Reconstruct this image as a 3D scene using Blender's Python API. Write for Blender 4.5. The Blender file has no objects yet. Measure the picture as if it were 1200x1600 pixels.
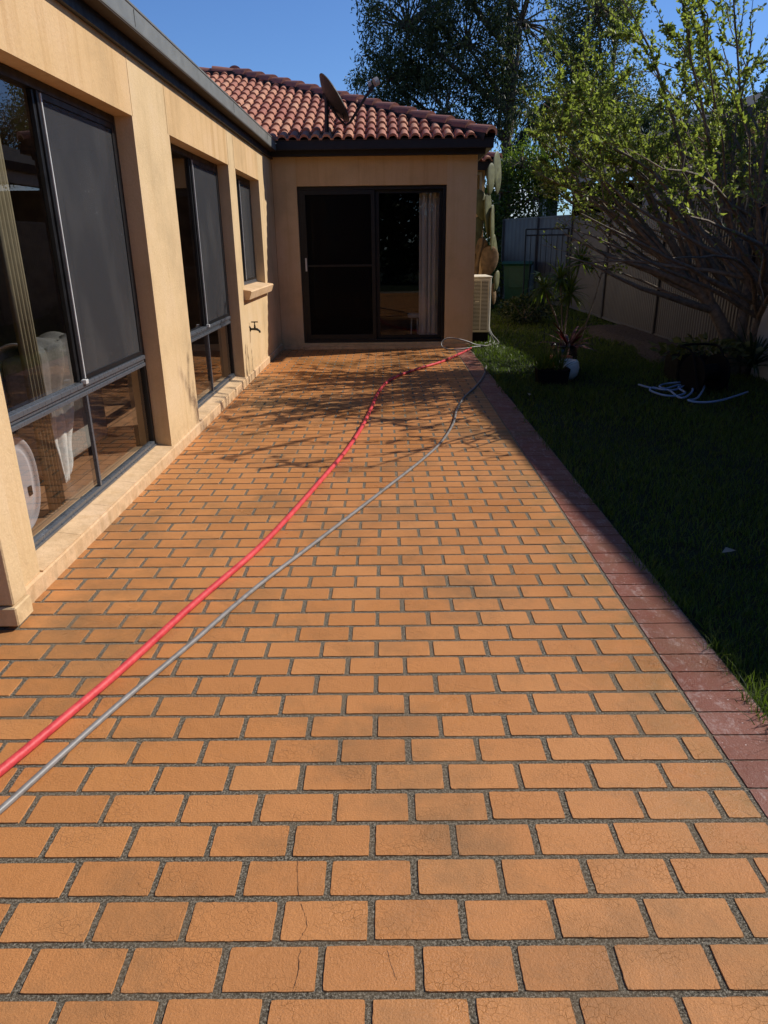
import bpy, math, random
import numpy as np
from mathutils import Vector, Matrix, Quaternion, noise
C = bpy.context.scene
COL = C.collection
random.seed(7)
RNG = np.random.default_rng(7)
rad = math.radians

# ------------------------------------------------------------------ camera
CAM_H = 1.6
def cam_axes(yaw, pitch, roll):
    yaw, pitch, roll = rad(yaw), rad(pitch), rad(roll)
    fwd = Vector((-math.sin(yaw)*math.cos(pitch), math.cos(yaw)*math.cos(pitch), -math.sin(pitch)))
    right = Vector((math.cos(yaw), math.sin(yaw), 0))
    up = right.cross(fwd)
    r = right*math.cos(roll)+up*math.sin(roll)
    u = up*math.cos(roll)-right*math.sin(roll)
    return r, u, fwd
cr, cu, cf = cam_axes(0.4, 20.6, -0.72)
cam = bpy.data.cameras.new('camera')
cam.sensor_fit = 'VERTICAL'; cam.sensor_height = 36; cam.lens = 1109/1600*36
cam.clip_start = 0.05; cam.clip_end = 2000
camo = bpy.data.objects.new('camera', cam); COL.objects.link(camo)
m = Matrix((( cr.x, cu.x, -cf.x, 0), (cr.y, cu.y, -cf.y, 0), (cr.z, cu.z, -cf.z, CAM_H), (0, 0, 0, 1)))
camo.matrix_world = m
C.camera = camo

# ------------------------------------------------------------------ light
SUN = Vector((1.0, 0.34, 0.93)).normalized()
SUN_EL = math.asin(SUN.z); SUN_AZ = math.atan2(SUN.x, SUN.y)
W = bpy.data.worlds.new('World'); C.world = W; W.use_nodes = True
nt = W.node_tree; nt.nodes.clear()
sky = nt.nodes.new('ShaderNodeTexSky'); sky.sky_type = 'NISHITA'; sky.sun_disc = False
sky.sun_elevation = SUN_EL; sky.sun_rotation = SUN_AZ
sky.air_density = 1.0; sky.dust_density = 0.15; sky.ozone_density = 3.0; sky.altitude = 100
bg = nt.nodes.new('ShaderNodeBackground'); bg.inputs['Strength'].default_value = 0.085
out = nt.nodes.new('ShaderNodeOutputWorld')
# a few small white clouds low in the sky, placed by world direction
tc = nt.nodes.new('ShaderNodeTexCoord')
mp = nt.nodes.new('ShaderNodeMapping'); mp.inputs['Scale'].default_value = (3.2, 3.2, 9.0)
nz = nt.nodes.new('ShaderNodeTexNoise'); nz.inputs['Scale'].default_value = 1.7; nz.inputs['Detail'].default_value = 7
rp = nt.nodes.new('ShaderNodeValToRGB'); rp.color_ramp.elements[0].position = 0.50; rp.color_ramp.elements[1].position = 0.66
sx = nt.nodes.new('ShaderNodeSeparateXYZ')
band = nt.nodes.new('ShaderNodeMapRange'); band.inputs['From Min'].default_value = 0.165; band.inputs['From Max'].default_value = 0.10
mu = nt.nodes.new('ShaderNodeMath'); mu.operation = 'MULTIPLY'
mx = nt.nodes.new('ShaderNodeMix'); mx.data_type = 'RGBA'; mx.inputs[7].default_value = (9, 9.3, 9.8, 1)
L = nt.links.new
L(tc.outputs['Generated'], mp.inputs['Vector']); L(mp.outputs[0], nz.inputs['Vector']); L(nz.outputs['Fac'], rp.inputs[0])
L(tc.outputs['Generated'], sx.inputs[0]); L(sx.outputs['Z'], band.inputs['Value'])
L(rp.outputs[0], mu.inputs[0]); L(band.outputs[0], mu.inputs[1]); L(mu.outputs[0], mx.inputs[0])
tint = nt.nodes.new('ShaderNodeMix'); tint.data_type = 'RGBA'; tint.blend_type = 'MULTIPLY'; tint.inputs[0].default_value = 1.0
tint.inputs[7].default_value = (.80, 1.08, 1.52, 1)
zr = nt.nodes.new('ShaderNodeMapRange'); zr.inputs['From Min'].default_value = .34; zr.inputs['From Max'].default_value = .80
zr.inputs['To Min'].default_value = 1.0; zr.inputs['To Max'].default_value = .78
zm = nt.nodes.new('ShaderNodeMix'); zm.data_type = 'RGBA'; zm.blend_type = 'MULTIPLY'; zm.inputs[0].default_value = 1.0
L(sx.outputs['Z'], zr.inputs['Value']); L(sky.outputs[0], zm.inputs[6]); L(zr.outputs[0], zm.inputs[7])
L(zm.outputs[2], tint.inputs[6]); L(tint.outputs[2], mx.inputs[6]); L(mx.outputs[2], bg.inputs['Color']); L(bg.outputs[0], out.inputs[0])
sl = bpy.data.lights.new('sun', 'SUN'); sl.energy = 5.0; sl.angle = rad(0.53); sl.color = (1.0, 0.955, 0.88)
so = bpy.data.objects.new('sun', sl); COL.objects.link(so); so.location = SUN*30
so.rotation_euler = SUN.to_track_quat('Z', 'Y').to_euler()
C.view_settings.view_transform = 'Standard'; C.view_settings.look = 'None'
C.view_settings.exposure = 0.0; C.view_settings.gamma = 1.0

# ------------------------------------------------------------------ materials
MATS = {}
class N:
    """small node-tree helper"""
    def __init__(s, name):
        s.m = bpy.data.materials.new(name); s.m.use_nodes = True
        s.t = s.m.node_tree; s.t.nodes.clear()
        s.out = s.t.nodes.new('ShaderNodeOutputMaterial')
        s.tc = s.t.nodes.new('ShaderNodeTexCoord')
    def n(s, typ, **kw):
        x = s.t.nodes.new(typ)
        for k, v in kw.items(): setattr(x, k, v)
        return x
    def l(s, a, b): s.t.links.new(a, b)
    def set(s, node, **kw):
        for k, v in kw.items():
            inp = node.inputs[k.replace('_', ' ')]
            if hasattr(v, 'is_output') or isinstance(v, bpy.types.NodeSocket): s.l(v, inp)
            else: inp.default_value = v
        return node
    def map(s, scale=(1, 1, 1), src='Object', rot=(0, 0, 0)):
        mp = s.n('ShaderNodeMapping'); mp.inputs['Scale'].default_value = scale; mp.inputs['Rotation'].default_value = rot
        s.l(s.tc.outputs[src], mp.inputs['Vector']); return mp.outputs[0]
    def noise(s, scale, detail=4, rough=.55, vec=None, dist=0.0):
        x = s.n('ShaderNodeTexNoise'); s.set(x, Scale=scale, Detail=detail, Roughness=rough, Distortion=dist)
        s.l(vec if vec is not None else s.tc.outputs['Object'], x.inputs['Vector']); return x.outputs['Fac']
    def voro(s, scale, feature='F1', vec=None, outp='Distance', rand=1.0):
        x = s.n('ShaderNodeTexVoronoi', feature=feature); s.set(x, Scale=scale, Randomness=rand)
        s.l(vec if vec is not None else s.tc.outputs['Object'], x.inputs['Vector']); return x.outputs[outp]
    def ramp(s, fac, stops):
        r = s.n('ShaderNodeValToRGB'); e = r.color_ramp.elements
        while len(e) < len(stops): e.new(0.5)
        for i, (p, c) in enumerate(stops):
            e[i].position = p
            e[i].color = (c, c, c, 1) if isinstance(c, (int, float)) else (*c, 1)
        s.l(fac, r.inputs[0]); return r.outputs[0]
    def mixc(s, fac, a, b, mode='MIX'):
        x = s.n('ShaderNodeMix', data_type='RGBA', blend_type=mode)
        for i, v in ((0, fac), (6, a), (7, b)):
            if isinstance(v, bpy.types.NodeSocket): s.l(v, x.inputs[i])
            elif i == 0: x.inputs[0].default_value = v
            else: x.inputs[i].default_value = (*v, 1)
        return x.outputs[2]
    def math(s, op, a, b=0.0):
        x = s.n('ShaderNodeMath', operation=op)
        for i, v in enumerate((a, b)):
            if isinstance(v, bpy.types.NodeSocket): s.l(v, x.inputs[i])
            else: x.inputs[i].default_value = v
        return x.outputs[0]
    def island(s): return s.n('ShaderNodeNewGeometry').outputs['Random Per Island']
    def bump(s, h, strength=.3, dist=.01, normal=None):
        b = s.n('ShaderNodeBump'); s.set(b, Strength=strength, Distance=dist); s.l(h, b.inputs['Height'])
        if normal is not None: s.l(normal, b.inputs['Normal'])
        return b.outputs[0]
    def principled(s, color, rough=.6, metal=0.0, spec=.5, normal=None, **kw):
        p = s.n('ShaderNodeBsdfPrincipled')
        for k, v in (('Base Color', color), ('Roughness', rough), ('Metallic', metal), ('Specular IOR Level', spec)):
            if isinstance(v, bpy.types.NodeSocket): s.l(v, p.inputs[k])
            elif k == 'Base Color': p.inputs[k].default_value = (*v, 1)
            else: p.inputs[k].default_value = v
        if normal is not None: s.l(normal, p.inputs['Normal'])
        for k, v in kw.items(): p.inputs[k.replace('_', ' ')].default_value = v
        s.l(p.outputs[0], s.out.inputs['Surface']); return p
def done(name, n): MATS[name] = n.m; return n.m

def simple(name, col, rough=.6, metal=0., spec=.5, var=.25, nscale=9, bscale=120, bump=.15, bd=.002):
    n = N(name)
    f = n.noise(nscale, 5)
    dark = tuple(c*(1-var) for c in col); lite = tuple(min(1, c*(1+var)) for c in col)
    c = n.ramp(f, [(.3, dark), (.7, lite)])
    b = n.bump(n.noise(bscale, 3), bump, bd)
    n.principled(c, n.ramp(n.noise(nscale*2, 3), [(.3, max(.05, rough-.1)), (.7, min(1, rough+.1))]), metal, spec, b)
    return done(name, n)

# painted render of the house
def stucco(name, base, streak=.5):
    n = N(name)
    blot = n.noise(1.6, 6, .62)
    c = n.ramp(blot, [(.28, tuple(x*.80 for x in base)), (.5, base), (.74, (base[0]*1.06, base[1]*1.09, base[2]*1.22))])
    vs = n.noise(1.0, 6, .68, n.map((9, 9, .35)))
    st = n.ramp(vs, [(.50, 0.0), (.68, 1.0)])
    c = n.mixc(n.math('MULTIPLY', st, streak), c, (base[0]*.72, base[1]*.62, base[2]*.48))
    # dirty band near the paving: splash marks keep their own ragged shape
    sp = n.n('ShaderNodeSeparateXYZ'); n.l(n.tc.outputs['Object'], sp.inputs[0])
    low = n.n('ShaderNodeMapRange'); n.set(low, **{'From_Min': .30, 'From_Max': .0}); n.l(sp.outputs['Z'], low.inputs['Value'])
    dm = n.math('MULTIPLY', low.outputs[0], n.ramp(n.noise(14, 6, .7), [(.42, 0.0), (.66, 1.0)]))
    c = n.mixc(n.math('MULTIPLY', dm, .55), c, (.30, .19, .095))
    fine = n.noise(70, 5, .7); c = n.mixc(n.ramp(fine, [(.35, .16), (.6, 0.0)]), c, (.42, .27, .14))
    sc = n.ramp(n.math('ABSOLUTE', n.math('SUBTRACT', n.noise(5.5, 4, .6, dist=1.6), .5)), [(.0, 1.0), (.012, 0.0)])
    c = n.mixc(n.math('MULTIPLY', sc, .16), c, (.42, .27, .14))
    b = n.bump(n.noise(38, 7, .7, dist=.6), .5, .008)
    b = n.bump(n.noise(6, 4), .25, .012, b)
    n.principled(c, .82, 0, .25, b); return done(name, n)
stucco('stucco', (.675, .482, .262), .30)
stucco('stucco_lintel', (.66, .43, .21), .6)
stucco('stucco_sill', (.68, .46, .26), .5)
# paving bricks
def paver(name, base, dirt, chips=False):
    n = N(name)
    isl = n.island()
    c = n.ramp(isl, [(0, tuple(x*.90 for x in base)), (.5, base), (1, (base[0]*1.05, base[1]*1.10, base[2]*1.16))])
    g = n.noise(230, 5, .75); c = n.mixc(n.ramp(g, [(.30, .45), (.55, 0.0)]), c, tuple(x*.55 for x in base))
    g3 = n.noise(330, 2, .6); c = n.mixc(n.ramp(g3, [(.60, .0), (.80, .35)]), c, (.80, .50, .26))
    m2 = n.noise(9, 5, .65); c = n.mixc(n.ramp(m2, [(.35, .22), (.65, 0.0)]), c, (base[0]*.78, base[1]*.74, base[2]*.70))
    big = n.noise(.9, 7, .68); c = n.mixc(n.ramp(big, [(.49, 0.0), (.68, dirt)]), c, (.16, .10, .045))
    # olive grime that has settled along the red border
    gx_ = n.n('ShaderNodeSeparateXYZ'); n.l(n.tc.outputs['Object'], gx_.inputs[0])
    gr_ = n.n('ShaderNodeMapRange'); n.set(gr_, **{'From_Min': .72, 'From_Max': 1.12}); n.l(gx_.outputs['X'], gr_.inputs['Value'])
    c = n.mixc(n.math('MULTIPLY', n.math('MULTIPLY', gr_.outputs[0], n.ramp(n.noise(4.5, 5, .65), [(.40, 0.0), (.62, 1.0)])), 0.0 if chips else .55), c, (.20, .135, .045))
    # hairline crazing
    wv = n.n('ShaderNodeMix', data_type='VECTOR'); wv.inputs[0].default_value = .045
    nn = n.n('ShaderNodeTexNoise'); n.set(nn, Scale=16, Detail=4); n.l(n.tc.outputs['Object'], nn.inputs['Vector'])
    n.l(n.tc.outputs['Object'], wv.inputs[4]); n.l(nn.outputs['Color'], wv.inputs[5])
    cr1 = n.voro(52, 'DISTANCE_TO_EDGE', wv.outputs[1]); 
    mask = n.ramp(n.noise(5, 3), [(.46, 0.0), (.70, 1.0)])
    crk = n.math('MULTIPLY', n.ramp(cr1, [(0.0, 1.0), (.030, 0.0)]), mask)
    c = n.mixc(n.math('MULTIPLY', crk, .16), c, (.17, .085, .035))
    if chips:
        ch = n.voro(42, 'F1', n.map((1, 1.6, 1))); sel = n.ramp(n.noise(30, 4, .8), [(.50, 0.0), (.56, 1.0)])
        fl = n.math('MULTIPLY', n.ramp(ch, [(.10, 1.0), (.16, 0.0)]), sel)
        scum = n.math('MULTIPLY', n.ramp(n.noise(7, 7, .78, n.map((2.2, .8, 1))), [(.52, 0.0), (.58, 1.0)]), n.ramp(n.noise(70, 4, .7), [(.4, .0), (.6, .8)]))
        c = n.mixc(n.math('MAXIMUM', fl, n.math('MULTIPLY', scum, .35)), c, (.66, .56, .52))
    h = n.math('ADD', n.noise(190, 5, .7), n.math('MULTIPLY', crk, -.7))
    b = n.bump(h, .8, .0035); b = n.bump(n.noise(28, 3), .22, .006, b)
    sp = n.n('ShaderNodeSeparateXYZ'); n.l(n.tc.outputs['Object'], sp.inputs[0])
    wet = n.math('MULTIPLY', n.ramp(n.noise(1.3, 5, .6), [(.40, 0.0), (.62, 1.0)]), .34)
    r = n.math('SUBTRACT', .60, wet)
    n.principled(c, r, 0, .34, b); return done(name, n)
paver('paver_orange', (.55, .226, .070), .75)
paver('paver_red', (.235, .080, .050), .6, True)
n = N('mortar')
c = n.ramp(n.noise(150, 6, .85), [(.40, (.012, .010, .008)), (.50, (.13, .105, .070)), (.60, (.50, .44, .34))])
c = n.mixc(n.ramp(n.noise(3, 4), [(.4, 0.0), (.7, .6)]), c, (.24, .17, .10))
n.principled(c, .85, 0, .3, n.bump(n.noise(160, 5, .85), 1.0, .009)); done('mortar', n)
# roof tiles
n = N('terracotta')
c = n.ramp(n.island(), [(0, (.36, .135, .095)), (.5, (.45, .20, .125)), (1, (.52, .27, .165))])
c = n.mixc(n.ramp(n.noise(7, 6, .7), [(.45, 0.0), (.75, .55)]), c, (.20, .085, .06))
c = n.mixc(n.ramp(n.noise(40, 4, .7), [(.56, 0.0), (.8, .4)]), c, (.50, .30, .22))
n.principled(c, .8, 0, .3, n.bump(n.noise(60, 4), .4, .005)); done('terracotta', n)
n = N('ridge_terracotta')
c = n.ramp(n.island(), [(0, (.24, .095, .065)), (1, (.34, .145, .10))])
c = n.mixc(n.ramp(n.noise(9, 5, .7), [(.45, 0.0), (.75, .5)]), c, (.12, .055, .045))
n.principled(c, .6, 0, .4, n.bump(n.noise(50, 4), .35, .005)); done('ridge_terracotta', n)
simple('tile_under', (.05, .03, .025), .9)
simple('gutter_metal', (.20, .20, .18), .38, 0, .5, .10, 4, 60, .06)
simple('dirty_shaded_brown', (.045, .032, .024), .9)  # gutter underside: dirt brown, darkened further to carry its shade
simple('fascia_paint', (.013, .010, .010), .6, 0, .4, .2)
simple('frame_black', (.009, .009, .010), .42, 0, .35, .15, 9, 120, .03)
simple('frame_grey', (.105, .115, .130), .32, .3, .5, .10, 20, 120, .03)
simple('bright_edge', (.62, .62, .60), .35, .2, .5, .1)
simple('dish_metal', (.020, .018, .018), .6, 0, .4, .2)
simple('lnb_plastic', (.36, .34, .32), .5)
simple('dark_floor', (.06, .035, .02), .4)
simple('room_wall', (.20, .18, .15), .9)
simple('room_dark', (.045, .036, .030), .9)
simple('fabric_dark', (.050, .048, .046), .95, 0, .2, .25, 30, 300, .4)
simple('curtain_cloth', (.22, .185, .115), .9, 0, .2, .12, 12, 200, .3)
simple('ac_cream', (.66, .61, .50), .5, 0, .4, .10, 6)
simple('ac_dark', (.03, .028, .025), .7)
simple('white_ceramic', (.74, .74, .72), .25, 0, .5, .05)
simple('terracotta_pot', (.36, .12, .055), .75)
simple('black_glaze', (.012, .012, .014), .18, 0, .6, .1)
simple('black_plastic', (.007, .007, .007), .6, 0, .12, .2)
simple('bin_green', (.035, .12, .055), .42, 0, .4, .15)
simple('iron_black', (.010, .010, .012), .5)
simple('brass_dark', (.045, .040, .030), .4, .5)
simple('hose_blue', (.24, .34, .52), .45, 0, .5, .1)
simple('cable_grey', (.20, .19, .18), .6)
simple('post_cream', (.52, .47, .38), .8)
simple('neighbour_wall', (.36, .32, .27), .9, 0, .2, .12, 3, 90, .3)
simple('pale_render', (.50, .48, .45), .9, 0, .2, .08, 3, 90, .3)
simple('roof_grey', (.06, .055, .052), .75, 0, .3, .3)
simple('fence_steel', (.125, .117, .112), .45, 0, .4, .10, 2, 40, .05)
simple('fence_post', (.050, .044, .040), .5)
simple('cactus_skin', (.125, .125, .055), .6, 0, .35, .35, 8, 90, .5, .004)
simple('cactus_old', (.20, .13, .07), .85, 0, .2, .4, 12, 60, .7, .01)
simple('mulch', (.12, .085, .058), .95, 0, .2, .6, 30, 60, 1.0, .03)
simple('soil', (.030, .020, .014), .95, 0, .2, .5, 30, 60, 1.0, .02)
simple('blind_slat', (.80, .75, .66), .8, 0, .3, .06)
# throw: pale grey wool
n = N('throw_wool')
c = n.ramp(n.noise(30, 5, .7), [(.3, (.56, .55, .52)), (.7, (.78, .77, .74))])
n.principled(c, .95, 0, .1, n.bump(n.noise(260, 4, .8), .7, .004)); done('throw_wool', n)
# timber boards
n = N('floor_boards')
bt = n.n('ShaderNodeTexBrick'); n.set(bt, Scale=1.0, Mortar_Size=.004); bt.inputs['Brick Width'].default_value = 1.4; bt.inputs['Row Height'].default_value = .12
bt.inputs['Color1'].default_value = (.36, .19, .10, 1); bt.inputs['Color2'].default_value = (.26, .135, .07, 1); bt.inputs['Mortar'].default_value = (.05, .03, .02, 1)
n.l(n.map((1, 1, 1), rot=(0, 0, rad(90))), bt.inputs['Vector'])
g = n.noise(6, 6, .7, n.map((8, .6, 1))); c = n.mixc(n.ramp(g, [(.4, .35), (.7, 0.0)]), bt.outputs['Color'], (.13, .07, .035))
n.principled(c, .38, 0, .4); done('floor_boards', n)
# hoses
n = N('hose_red')
c = n.ramp(n.noise(14, 5, .7, n.map((1, 1, 1))), [(.35, (.50, .030, .040)), (.7, (.72, .085, .085))])
c = n.mixc(n.ramp(n.noise(70, 4, .7), [(.58, 0.0), (.72, .5)]), c, (.12, .03, .03))
n.principled(c, .5, 0, .35, n.bump(n.noise(60, 4), .5, .003)); done('hose_red', n)
n = N('hose_grey')
c = n.ramp(n.noise(20, 5, .7), [(.35, (.16, .145, .13)), (.7, (.27, .25, .235))])
n.principled(c, .42, 0, .45, n.bump(n.noise(200, 3), .2, .001)); done('hose_grey', n)
# glass
def glass(name, tint, rough=0.0, boost=1.0):
    n = N(name)
    fr = n.n('ShaderNodeFresnel'); fr.inputs['IOR'].default_value = 1.52
    f = n.math('MINIMUM', n.math('MULTIPLY', fr.outputs[0], 1.5*boost), 1.0)
    tr = n.n('ShaderNodeBsdfTransparent'); tr.inputs[0].default_value = (*tint, 1)
    gl = n.n('ShaderNodeBsdfGlossy'); gl.inputs['Roughness'].default_value = rough
    n.l(n.bump(n.noise(1.2, 2), .03, .01), gl.inputs['Normal'])
    fr.inputs['IOR'].default_value = 1.52; gm_ = n.n('ShaderNodeNewGeometry')
    # same reflectance from both faces of the thin sheet
    inv = n.math('SUBTRACT', 1.52, n.math('MULTIPLY', gm_.outputs['Backfacing'], 1.52-1/1.52)); n.l(inv, fr.inputs['IOR'])
    ms = n.n('ShaderNodeMixShader'); n.l(f, ms.inputs[0]); n.l(tr.outputs[0], ms.inputs[1]); n.l(gl.outputs[0], ms.inputs[2])
    n.l(ms.outputs[0], n.out.inputs['Surface']); return done(name, n)
glass('window_glass', (.90, .90, .88))
glass('door_glass', (.86, .86, .84))
n = N('clear_plastic')
d = n.n('ShaderNodeBsdfPrincipled'); d.inputs['Base Color'].default_value = (.80, .76, .80, 1); d.inputs['Roughness'].default_value = .12
tr = n.n('ShaderNodeBsdfTransparent'); ms = n.n('ShaderNodeMixShader'); lw_ = n.n('ShaderNodeLayerWeight'); lw_.inputs[0].default_value = .45
n.l(n.ramp(lw_.outputs['Facing'], [(0.0, .16), (1.0, .75)]), ms.inputs[0]); n.l(tr.outputs[0], ms.inputs[1]); n.l(d.outputs[0], ms.inputs[2]); n.l(ms.outputs[0], n.out.inputs['Surface']); done('clear_plastic', n)
# fly screen: dark weave with dried water marks and droplets
n = N('fly_screen')
vec = n.map((1, 2.6, .8))
marks = n.ramp(n.noise(1.5, 3, .5, n.map((1, 1.8, .8))), [(.46, 0.0), (.56, .6), (.66, 1.0)])
runs = n.math('MULTIPLY', n.ramp(n.noise(1.0, 3, .6, n.map((1, 22, .9))), [(.60, 0.0), (.66, 1.0)]), n.ramp(n.noise(1.6, 2), [(.50, 0.0), (.58, 1.0)]))
marks = n.math('SUBTRACT', marks, n.math('MULTIPLY', runs, .8))
spots = n.math('MULTIPLY', n.ramp(n.voro(26), [(.07, 1.0), (.12, 0.0)]), n.ramp(n.noise(2.3, 4, .7), [(.53, 0.0), (.62, 1.0)]))
c = n.mixc(n.math('MULTIPLY', marks, .45), (.040, .040, .043), (.092, .089, .086))
c = n.mixc(spots, c, (.30, .30, .30))
d = n.n('ShaderNodeBsdfPrincipled'); n.l(c, d.inputs['Base Color']); d.inputs['Roughness'].default_value = .55
tr = n.n('ShaderNodeBsdfTransparent'); ms = n.n('ShaderNodeMixShader'); ms.inputs[0].default_value = .56
n.l(tr.outputs[0], ms.inputs[1]); n.l(d.outputs[0], ms.inputs[2]); n.l(ms.outputs[0], n.out.inputs['Surface']); done('fly_screen', n)
n = N('door_screen')
d = n.n('ShaderNodeBsdfPrincipled'); d.inputs['Base Color'].default_value = (.008, .006, .0055, 1); d.inputs['Roughness'].default_value = .8; d.inputs['Specular IOR Level'].default_value = .08
tr = n.n('ShaderNodeBsdfTransparent'); ms = n.n('ShaderNodeMixShader'); ms.inputs[0].default_value = .6
n.l(tr.outputs[0], ms.inputs[1]); n.l(d.outputs[0], ms.inputs[2]); n.l(ms.outputs[0], n.out.inputs['Surface']); done('door_screen', n)
# leaves
def leafmat(name, a, b, trans=.45, tcol=None, rough=.45, spec=.4):
    n = N(name)
    col = n.ramp(n.island(), [(0, a), (1, b)])
    col = n.mixc(n.ramp(n.noise(.8, 3), [(.35, .35), (.65, 0.0)]), col, tuple(x*.6 for x in a))
    d = n.n('ShaderNodeBsdfPrincipled'); n.l(col, d.inputs['Base Color']); d.inputs['Roughness'].default_value = rough
    d.inputs['Specular IOR Level'].default_value = spec
    t = n.n('ShaderNodeBsdfTranslucent')
    tc_ = n.mixc(1.0, col, tcol or (1.5, 1.7, .7), 'MULTIPLY'); n.l(tc_, t.inputs[0])
    ms = n.n('ShaderNodeMixShader'); ms.inputs[0].default_value = trans
    n.l(d.outputs[0], ms.inputs[1]); n.l(t.outputs[0], ms.inputs[2]); n.l(ms.outputs[0], n.out.inputs['Surface']); return done(name, n)
leafmat('leaf_spring', (.105, .132, .040), (.33, .35, .115), .52)
leafmat('leaf_gum', (.036, .050, .018), (.105, .125, .052), .30)
leafmat('leaf_olive', (.045, .060, .016), (.095, .110, .034), .35)
leafmat('leaf_bright', (.070, .115, .020), (.180, .220, .040), .45)
leafmat('leaf_dark', (.022, .040, .016), (.050, .075, .026), .25)
leafmat('leaf_burgundy', (.060, .010, .012), (.13, .030, .022), .3, (1.6, .7, .6))
leafmat('leaf_variegated', (.09, .10, .03), (.26, .25, .10), .35)
leafmat('leaf_palm', (.03, .045, .02), (.06, .075, .035), .25)
leafmat('grass_blade', (.050, .080, .014), (.140, .185, .036), .42)
simple('grass_soil', (.020, .028, .010), .95, 0, .2, .5, 6, 60, .8, .02)
simple('bark_grey', (.20, .16, .12), .85, 0, .2, .35, 20, 60, .8, .008)
simple('bark_gum', (.16, .125, .095), .85, 0, .2, .4, 5, 40, .6, .02)
simple('leaf_dry', (.34, .27, .20), .8)

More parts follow.
